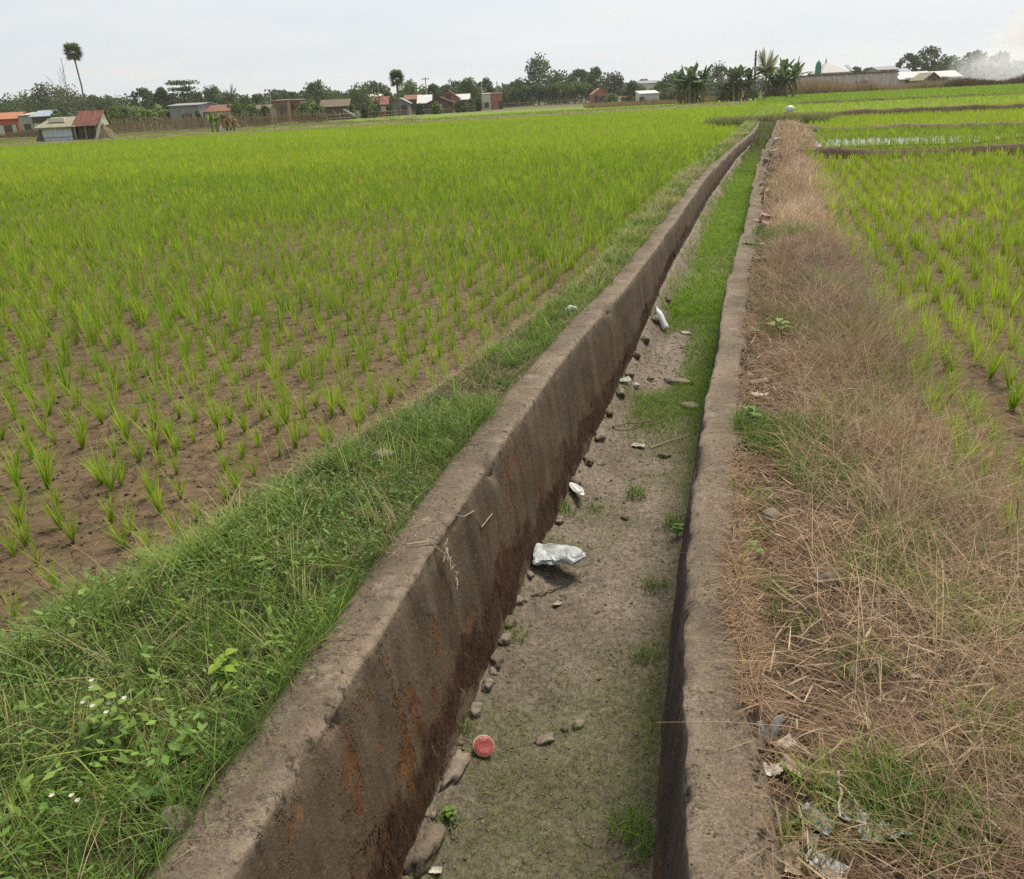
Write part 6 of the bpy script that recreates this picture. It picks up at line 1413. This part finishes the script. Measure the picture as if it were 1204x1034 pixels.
building('broken red brick kiln with dark openings', 696, 716, 111, 104, 205, B_red, B_red, 'front', 6, ((.25, 0, .9, 1.9, 'opening', D), (.55, 0, .8, 1.6, 'opening', D), (.8, .3, .7, 1.4, 'opening', D)), name='brick_kiln', cat='kiln', oh=.1)
building('tiny cream hut with a dark doorway right of the brick kiln', 728, 738, 116, 114, 185, B_cream, B_tileroof, 'side', 3, ((.55, 0, .8, 1.3, 'door', D),), oh=.15)
building('white rendered shed with slanting top among shrubs', 752, 776, 110.5, 107, 150, B_whitetin, B_whitetin, 'shed', 5, ((.08, 0, .7, 1.3, 'door', B_wood),), name='shed', cat='shed', oh=.12)
building('far pale house with dark roof above the white shed', 746, 776, 98, 95, 300, B_pale, B_greytin, 'side', 8, ((.3, 1.5, 1.5, 1.5, 'window', D), (.7, 1.5, 1.5, 1.5, 'window', D)))
building('grey gabled house at the right end of the compound wall', 1031, 1058, 82, 78, 215, B_grey, B_greytin, 'side', 7, ((.3, 3, 1.2, 1.2, 'window', D), (.7, 3, 1.2, 1.2, 'window', D)))
building('small brick annex with dark roof before the grey gabled house', 1036, 1057, 88.5, 84.5, 196, B_red, B_thatch, 'side', 5, ((.3, 1.4, .8, 1.2, 'window', D),))
building('house with blue-grey tin roof behind the low sheds', 1056, 1073, 86, 80.5, 235, B_grey, B_bluetin, 'side', 7, ((.5, 2, 1.2, 1.2, 'window', D),))
building('long low pale tin-roofed shed right of the compound wall', 1057, 1100, 92.5, 84.5, 205, B_grey, B_whitetin, 'side', 9, ((.25, 0, 1.5, 2.2, 'door', D), (.6, .9, 1.2, 1.0, 'window', D)), name='shed', cat='shed')
building('second pale tin-roofed shed nearer the smoke', 1096, 1132, 90.5, 83.5, 222, B_grey, B_whitetin, 'side', 9, ((.4, 0, 1.5, 2.2, 'door', D),), name='shed', cat='shed')
building('grass-roofed low hut between the tin sheds and brush', 1085, 1108, 93, 85.5, 192, B_thatch, B_moss, 'front', 6, ((.5, 0, 1.2, 1.8, 'door', D),), name='hut', cat='hut')

# the two field huts at the left
root = building('low field hut with bluish-white front and mossy flat roof', 41, 90, 150, 140, 82.5, B_bluewhite, B_moss, 'shed', 3.2, ((.03, .1, .25, 1.25, 'corner_board', B_wood), (.5, .62, 3.0, .06, 'batten', B_grey), (.97, .1, .2, 1.3, 'corner_board', B_wood)), name='hut', cat='hut', zb=-.32, oh=.3)
m = MB(); m.box(-1.2, .3, 1.2, 1.5, 1.9, 2.25); m.build('ridge_sheet', B_cream, root)
X0, ze = at(84, 148, 82.5); X1, _ = at(114, 148, 82.5); _, zr = at(100, 131, 82.5); zb = -.32
root = empty('field_hut', ((X0 + X1) / 2, 82.5, zb)); tag(root, 'rusty red gabled field hut with leaning poles', 'hut'); w = X1 - X0; E, R = ze - zb, zr - zb
m = MB(); v = [(x, y, z) for x in (-w / 2 + .3, w / 2 - .1) for y, z in ((.25, 0), (.25, E), (1.5, R - .06), (2.75, E), (2.75, 0))]; m.add(v, [[0, 1, 2, 3, 4], [9, 8, 7, 6, 5], [0, 5, 6, 1], [3, 8, 9, 4], [4, 9, 5, 0], [1, 6, 7, 2], [2, 7, 8, 3]]); m.build('wall', B_wood, root)
m = MB(); m.slab((-w / 2, -.15, E - .12), (w / 2, -.15, E - .12), (w / 2 + .35, 1.5, R), (-w / 2 + .25, 1.5, R), .05); m.slab((w / 2, 3.1, E - .12), (-w / 2, 3.1, E - .12), (-w / 2 + .25, 1.503, R), (w / 2 + .35, 1.503, R), .05); m.build('roof', B_rust, root)
m = MB(); m.add([(w / 2 + .02, .4, E * .95), (w / 2 + .02, 2.6, E * .95), (w / 2 + .18, 1.5, R - .12), (w / 2 - .05, .4, E * .95), (w / 2 - .05, 2.6, E * .95), (w / 2 + .1, 1.5, R - .12)], [[0, 1, 2], [5, 4, 3], [0, 3, 4, 1], [1, 4, 5, 2], [2, 5, 3, 0]]); m.build('gable_panel', B_cream, root)
m = MB(); m.box(-w / 2 + .9, -w / 2 + 1.6, .16, .3, .25, 1.0); m.build('opening', D, root)
for k, (x, y) in enumerate(((-w / 2 + .2, 0), (w / 2 - .15, .05), (0, .05))): MB().tube([(x, y, 0), (x, y, E - .1)], .06, 6).build('post', M_wood, root)
def pole(label, a, b, Ya, Yb, r, mat, name='pole', cat='pole'):
    X0, z0 = at(*a, Ya); X1, z1 = at(*b, Yb); m = MB(); m.tube([(X0, Ya, max(z0, -.36)), ((X0 + X1) / 2, (Ya + Yb) / 2, (z0 + z1) / 2 + .02), (X1, Yb, z1)], [r, r, r * .8], 7); return tag(m.build(name, mat), label, cat)
pole('thick whitish pole propped against the red hut', (113, 168.5), (118, 143), 81.6, 82.2, .14, M_pale)
pole('pale upright prop at the right end of the red hut', (122, 167), (121, 145), 82.4, 82.4, .07, M_wood)
for i, (a, b) in enumerate((((137, 165), (119, 146)), ((133, 167), (121, 149)), ((138, 162), (122, 147)))):
    pole(('longest', 'lowest', 'highest')[i] + ' of three bamboo poles slanting from the red hut', a, b, 82.2 + i * .25, 82.8 + i * .2, .06, M_wood, 'bamboo_pole')
X, z = at(48, 166, 82); lump('jerrycan', 'dark drum beside the left end of the bluish hut', 'drum', (X - .1, 82, zb + .4), (.5, .5, .85), B_dark, 5, 0, .06)
pole('pale leaning board by the thatched shed', (418, 137), (404, 129), 140, 141, .16, B_grey, 'board', 'board')
pole('dark leaning board right of the thatched shed, shorter', (397, 137), (391, 130), 141, 142, .14, B_wood, 'board', 'board')
for i, (px, yt, yb, lab) in enumerate(((420, 130, 137, 'left of two cream gate posts by the red-fronted house'), (425, 129.5, 137, 'right of two cream gate posts by the red-fronted house'))):
    X, z0 = at(px, yt, 165); m = MB(); m.box(X - .35, X + .35, 165, 165.6, GZ, z0 - .15); m.box(X - .45, X + .45, 164.9, 165.7, z0 - .147, z0); tag(m.build('gate_post', B_cream), lab, 'gate post')

# utility poles and the bare trunk
def upole(label, px, yt, Y, arm=True, r=.11):
    X, zt = at(px, yt, Y); root = empty('utility_pole', (X, Y, GZ)); tag(root, label, 'utility pole'); H = zt - GZ
    MB().tube([(0, 0, 0), (0, 0, H)], [r * 1.3, r], 8).build('shaft', B_grey, root)
    if arm:
        m = MB(); m.box(-.9, .9, -.08, .08, H - .45, H - .3); m.build('crossarm', B_wood, root)
        for x in (-.75, 0, .75): MB().lathe([(.05, H - .297), (.08, H - .25), (.05, H - .18)], 8, Matrix.Translation((x, 0, 0))).build('insulator', B_cream, root)
upole('utility pole with crossarm beside the brown brick house', 317, 108, 170)
upole('slim pole rising over roofs right of the near lontar palm', 500, 91, 215)
upole('left bare pole at the brick ruin', 566, 97, 205, False)
upole('right bare pole at the brick ruin', 584, 96, 205, False)
upole('short pole behind the cream-roofed far house', 445, 102, 215)
X, zt = at(889, 59, 146); root = empty('bare_palm_trunk', (X, 146, GZ)); tag(root, 'tall thin dead trunk standing between banana clumps', 'dead tree'); H = zt - GZ
MB().tube([(0, 0, 0), (.05, 0, H * .5), (0, 0, H * .8), (.03, 0, H)], [.22, .18, .16, .1], 8).build('trunk', M_bark, root)
m = MB()
for z in (.62, .74, .83, .9, .96): m.tube([(-.22, 0, z * H - .12), (0, 0, z * H + .06), (.2, .05, z * H - .16)], [.05, .19, .05], 6)
m.build('stubs', M_bark, root)

# stick fence
def stick_fence(label, pts, h, gap, mat, seed):
    rnd = random.Random(seed); P = [Vector((at(px, py, Y)[0], Y, GZ)) for px, py, Y in pts]; root = empty('stick_fence', P[0]); tag(root, label, 'fence'); m = MB(); r = MB()
    for a, b in zip(P[:-1], P[1:]):
        L = (b - a).length; n = int(L / gap)
        for i in range(n):
            p = a.lerp(b, (i + rnd.uniform(-.3, .3)) / n) - P[0]; hh = h * rnd.uniform(.72, 1.2); dx = rnd.gauss(0, .1)
            if gap >= .3: m = MB()
            m.tube([p, p + Vector((dx, rnd.gauss(0, .05), hh))], rnd.uniform(.03, .06), 4)
            if gap >= .3: m.build('stick', mat, root)
        for f in (.35, .8): r.tube([a - P[0] + Vector((0, .07, h * f)), (a + b) / 2 - P[0] + Vector((0, .07, h * f + rnd.uniform(-.1, .1))), b - P[0] + Vector((0, .07, h * f))], .035, 5)
    if gap < .3: m.build('sticks', mat, root)
    r.build('rails', M_wood, root); return root
B_stick = mt('dry_sticks', (.18, .115, .075), (.34, .24, .16), 8)
stick_fence('brown stick fence running behind the far end of the left field', [(128, 157, 127), (205, 153, 125), (290, 149, 122)], 1.75, .075, B_stick, 1)
stick_fence('stick fence section before the brown brick house', [(292, 149, 122), (345, 146, 124), (386, 143, 126)], 1.6, .11, B_stick, 2)
stick_fence('thin sparse fence along the edge before the village houses', [(386, 141, 150), (470, 134, 172), (560, 128, 178)], 1.2, .8, M_wood, 3)
stick_fence('thin post fence in front of the orchard row', [(592, 125, 215), (650, 122, 218), (700, 120, 220)], 1.4, .6, B_stick, 4)
# infill of dry brush behind the fence sticks is the dry grass above

# compound wall
Yw = 194; X0, zt0 = at(934, 91, Yw); X1, zt1 = at(1056, 85.5, Yw); X2, _ = at(1020, 88, Yw)
root = empty('compound_wall', (X0, Yw, GZ)); tag(root, 'long stained pale compound wall with dark coping beyond the right fields', 'wall')
B_wallp = mt('stained_wall', (.42, .37, .335), (.58, .52, .475), 1.2, stretch=(1, 1, .3), c3=(.30, .26, .23), s3=.9, t3=.56); H = (zt0 + zt1) / 2 - GZ; L = X1 - X0
m = MB(); m.box(0, L, 0, .3, 0, H); m.build('panel', B_wallp, root)
m = MB(); m.box(-.2, L + .2, -.15, .45, H + .003, H + .3); m.build('coping', B_thatch, root)
for k in range(9): x = .4 + k * (L - .8) / 8; MB().box(x - .25, x + .25, -.12, -.003, 0, H - .02).build('pilaster', B_wallp, root)
for fx, w in ((.60, 1.0), (.66, 1.2), (.28, .5)): MB().box(fx * L, fx * L + w, -.08, -.004, .6, H * .62).build('gate', D, root)
# mosque behind it
Ym = 250; Xa, za = at(966, 86, Ym); Xb, _ = at(1004, 86, Ym); Xp, zp = at(978, 77, Ym); zt = at(977, 72.5, Ym)[1]
root = empty('mosque', ((Xa + Xb) / 2, Ym, GZ)); tag(root, 'mosque with pale pyramid roof behind the compound wall', 'mosque'); w = Xb - Xa; E = za - GZ; P = zp - GZ; cx = -w / 2 + (Xp - Xa)
m = MB(); m.box(-w / 2 + .4, w / 2 - .4, 0, 9, 0, E); m.build('wall', B_pale, root)
m = MB(); m.add([(-w / 2, -.5, E), (cx + 5, -.5, E), (cx + 5, 9.5, E), (-w / 2, 9.5, E), (cx, 4.5, P + 1.0), (-w / 2, -.5, E - .15), (cx + 5, -.5, E - .15), (cx + 5, 9.5, E - .15), (-w / 2, 9.5, E - .15)], [[0, 1, 4], [1, 2, 4], [2, 3, 4], [3, 0, 4], [0, 5, 6, 1], [1, 6, 7, 2], [2, 7, 8, 3], [3, 8, 5, 0], [5, 8, 7, 6]]); r = m.build('pyramid_roof', B_mosque, root)
m = MB(); m.lathe([(.18, P + .95), (.3, P + 1.15), (.12, P + 1.4), (.22, P + 1.6), (.04, P + 1.9), (.03, P + 2.4)], 10, Matrix.Translation((cx, 4.5, 0))); m.build('finial', B_grey, r)
m = MB(); m.slab((cx + 5.1, -.5, E), (w / 2, -.5, E), (w / 2, 4.5, E + 1.6), (cx + 5.1, 4.5, E + 1.6), .15); m.build('side_roof', B_greytin, root)
for k in range(4): MB().box(-w / 2 + 1 + k * 2.2, -w / 2 + 1.9 + k * 2.2, -.08, -.003, E - 3, E - 1).build('window', D, root)
Xm, zm = at(963, 70.5, 240); root = empty('minaret', (Xm, 240, GZ)); tag(root, 'slim green minaret left of the mosque', 'minaret'); H = zm - GZ
MB().lathe([(.8, 0), (.75, H - 2.0), (.85, H - 1.95), (.85, H - 1.75), (.74, H - 1.7)], 12).build('shaft', B_green, root); MB().lathe([(.74, H - 1.697), (.72, H - 1.2), (.5, H - .6), (.12, H - .2), (.04, H)], 12).build('dome', B_green, root)
# white goat-sized sack on the bank at the end of the canal
x, z = at(929, 126, 52); lump('white_sack', 'bright white sack on the grassy bank at the end of the canal', 'sack', (x, 52, z - .1), (.52, .40, .34), M_white, 8, .4, .5, 2.2)

# ---- smoke
def smoke(name, label, cen, size, seed, dens, col, nscale, shear=0.0):
    bm = bmesh.new(); bmesh.ops.create_icosphere(bm, subdivisions=4, radius=1.0)
    for v in bm.verts:
        p = v.co.copy(); d = 1 + .25 * mnoise.noise(p * 1.6 + Vector((seed, 0, 0)))
        v.co = Vector((p.x * size[0] * d + shear * p.z, p.y * size[1] * d, p.z * size[2] * d))
    me = bpy.data.meshes.new(name); bm.to_mesh(me); bm.free()
    m, ns, ln = new_mat(name); tc = nd(ns, 'ShaderNodeTexCoord')
    n = nd(ns, 'ShaderNodeTexNoise', Scale=nscale, Detail=7.0, Roughness=.68, Distortion=1.6); ln.new(tc.outputs['Object'], n.inputs['Vector'])
    r = nd(ns, 'ShaderNodeMapRange'); r.inputs[1].default_value = .36; r.inputs[2].default_value = .82; r.inputs[3].default_value = 0; r.inputs[4].default_value = dens; ln.new(n.outputs['Fac'], r.inputs[0])
    mp = nd(ns, 'ShaderNodeMapping'); mp.inputs['Scale'].default_value = (1 / size[0], 1 / size[1], 1 / size[2]); ln.new(tc.outputs['Object'], mp.inputs[0])
    sx = nd(ns, 'ShaderNodeSeparateXYZ'); ln.new(mp.outputs[0], sx.inputs[0]); cx = nd(ns, 'ShaderNodeMath', operation='MULTIPLY_ADD'); ln.new(sx.outputs[2], cx.inputs[0]); cx.inputs[1].default_value = -shear / size[0]; ln.new(sx.outputs[0], cx.inputs[2])
    cv = nd(ns, 'ShaderNodeCombineXYZ'); ln.new(cx.outputs[0], cv.inputs[0]); ln.new(sx.outputs[1], cv.inputs[1]); ln.new(sx.outputs[2], cv.inputs[2])
    le = nd(ns, 'ShaderNodeVectorMath', operation='LENGTH'); ln.new(cv.outputs[0], le.inputs[0])
    fa = nd(ns, 'ShaderNodeMapRange'); fa.inputs[1].default_value = .98; fa.inputs[2].default_value = .15; fa.inputs[3].default_value = 0; fa.inputs[4].default_value = 1; ln.new(le.outputs['Value'], fa.inputs[0])
    mu = nd(ns, 'ShaderNodeMath', operation='MULTIPLY'); ln.new(r.outputs[0], mu.inputs[0]); ln.new(fa.outputs[0], mu.inputs[1])
    v = nd(ns, 'ShaderNodeVolumePrincipled'); v.inputs['Color'].default_value = (*col, 1); v.inputs['Anisotropy'].default_value = .2; ln.new(mu.outputs[0], v.inputs['Density'])
    o = nd(ns, 'ShaderNodeOutputMaterial'); ln.new(v.outputs[0], o.inputs['Volume'])
    ob = mesh_obj(name, me, m); ob.location = cen; return tag(ob, label, 'smoke', kind='stuff')
Ys_ = 192
xa, za = at(1190, 82, Ys_); smoke('smoke', 'white smoke drifting low over the burnt brush at the right', (xa, Ys_, za), (16.0, 5.0, 5.8), 3.0, .85, (.93, .95, .975), .34)
xa, za = at(1225, 30, 205); smoke('smoke', 'thin tan smoke plume rising at the upper right edge', (xa, 205, za), (11, 4, 9.5), 9.0, .55, (.96, .90, .85), .16, 7.0)

hz, hn, hl = new_mat('haze'); hv = nd(hn, 'ShaderNodeVolumePrincipled'); hv.inputs['Color'].default_value = (.95, .97, .99, 1); hv.inputs['Density'].default_value = .0002; hv.inputs['Anisotropy'].default_value = .2
ho = nd(hn, 'ShaderNodeOutputMaterial'); hl.new(hv.outputs[0], ho.inputs['Volume'])
m = MB(); m.box(-9000, 9000, -6000, 9000, -3.5, 30); o = m.build('haze', hz); tag(o, 'thin pale haze lying over the fields and village', 'haze', kind='stuff')

# ================================================================== sky and sun
EL, AZ = math.radians(58), math.radians(36)
sv = Vector((math.sin(AZ) * math.cos(EL), math.cos(AZ) * math.cos(EL), math.sin(EL)))
W = bpy.data.worlds.new('World'); SC.world = W; W.use_nodes = True; nt = W.node_tree; ns, ln = nt.nodes, nt.links; ns.clear()
sky = nd(ns, 'ShaderNodeTexSky'); sky.sky_type = 'NISHITA'; sky.sun_disc = False; sky.sun_elevation = EL; sky.sun_rotation = AZ; sky.dust_density = 3.0
tc = nd(ns, 'ShaderNodeTexCoord'); sp = nd(ns, 'ShaderNodeSeparateXYZ'); ln.new(tc.outputs['Generated'], sp.inputs[0])
zm = nd(ns, 'ShaderNodeMath', operation='ADD'); ln.new(sp.outputs[2], zm.inputs[0]); zm.inputs[1].default_value = .16
zx = nd(ns, 'ShaderNodeMath', operation='MAXIMUM'); ln.new(zm.outputs[0], zx.inputs[0]); zx.inputs[1].default_value = .05
dv = nd(ns, 'ShaderNodeVectorMath', operation='DIVIDE'); ln.new(tc.outputs['Generated'], dv.inputs[0]); cb3 = nd(ns, 'ShaderNodeCombineXYZ')
for i in range(3): ln.new(zx.outputs[0], cb3.inputs[i])
ln.new(cb3.outputs[0], dv.inputs[1])
mp = nd(ns, 'ShaderNodeMapping'); mp.inputs['Scale'].default_value = (.55, .95, 0); mp.inputs['Rotation'].default_value = (0, 0, .25); ln.new(dv.outputs[0], mp.inputs[0])
n1 = nd(ns, 'ShaderNodeTexNoise', Scale=1.3, Detail=6.0, Roughness=.55); ln.new(mp.outputs[0], n1.inputs['Vector'])
rp = nd(ns, 'ShaderNodeValToRGB'); e = rp.color_ramp.elements; e[0].position = .36; e[0].color = (.655, .700, .740, 1); e[1].position = .66; e[1].color = (.735, .755, .770, 1); ln.new(n1.outputs['Fac'], rp.inputs[0])
n2 = nd(ns, 'ShaderNodeTexNoise', Scale=2.1, Detail=4.0, Roughness=.6); ln.new(mp.outputs[0], n2.inputs['Vector'])
r2 = nd(ns, 'ShaderNodeMapRange'); r2.inputs[1].default_value = .58; r2.inputs[2].default_value = .75; r2.inputs[3].default_value = 0; r2.inputs[4].default_value = .55; ln.new(n2.outputs['Fac'], r2.inputs[0])
wm = nd(ns, 'ShaderNodeMixRGB'); ln.new(r2.outputs[0], wm.inputs[0]); ln.new(rp.outputs[0], wm.inputs[1]); wm.inputs[2].default_value = (.775, .735, .70, 1)
# cloud layer is brighter toward the hidden sun
dt = nd(ns, 'ShaderNodeVectorMath', operation='DOT_PRODUCT'); ln.new(tc.outputs['Generated'], dt.inputs[0]); dt.inputs[1].default_value = sv
rb = nd(ns, 'ShaderNodeMapRange'); rb.inputs[1].default_value = -.2; rb.inputs[2].default_value = .95; rb.inputs[3].default_value = 6.7; rb.inputs[4].default_value = 9.6; ln.new(dt.outputs['Value'], rb.inputs[0])
sc_ = nd(ns, 'ShaderNodeVectorMath', operation='SCALE'); ln.new(wm.outputs[0], sc_.inputs[0]); ln.new(rb.outputs[0], sc_.inputs['Scale'])
fx = nd(ns, 'ShaderNodeMixRGB'); fx.inputs[0].default_value = .90; ln.new(sky.outputs[0], fx.inputs[1]); ln.new(sc_.outputs[0], fx.inputs[2])
bg = nd(ns, 'ShaderNodeBackground', Strength=.12); ln.new(fx.outputs[0], bg.inputs[0]); wo = nd(ns, 'ShaderNodeOutputWorld'); ln.new(bg.outputs[0], wo.inputs[0])
sl = bpy.data.lights.new('sun', 'SUN'); sl.energy = 4.1; sl.angle = math.radians(20); sl.color = (1.0, .90, .75)
so = bpy.data.objects.new('sun', sl); COL.objects.link(so); so.rotation_euler = (-sv).to_track_quat('-Z', 'Y').to_euler(); so.location = (20, 20, 60)

vs = SC.view_settings; SC.display_settings.display_device = 'sRGB'
vs.view_transform = 'Standard'; vs.look = 'None'; vs.exposure = 0.26; vs.gamma = 1.0; vs.use_curve_mapping = False
SC.cycles.caustics_refractive = False; SC.cycles.caustics_reflective = False; SC.cycles.max_bounces = 6; SC.cycles.transparent_max_bounces = 8; SC.cycles.volume_bounces = 2; SC.cycles.volume_step_rate = 2.0
SC.cycles.use_denoising = False
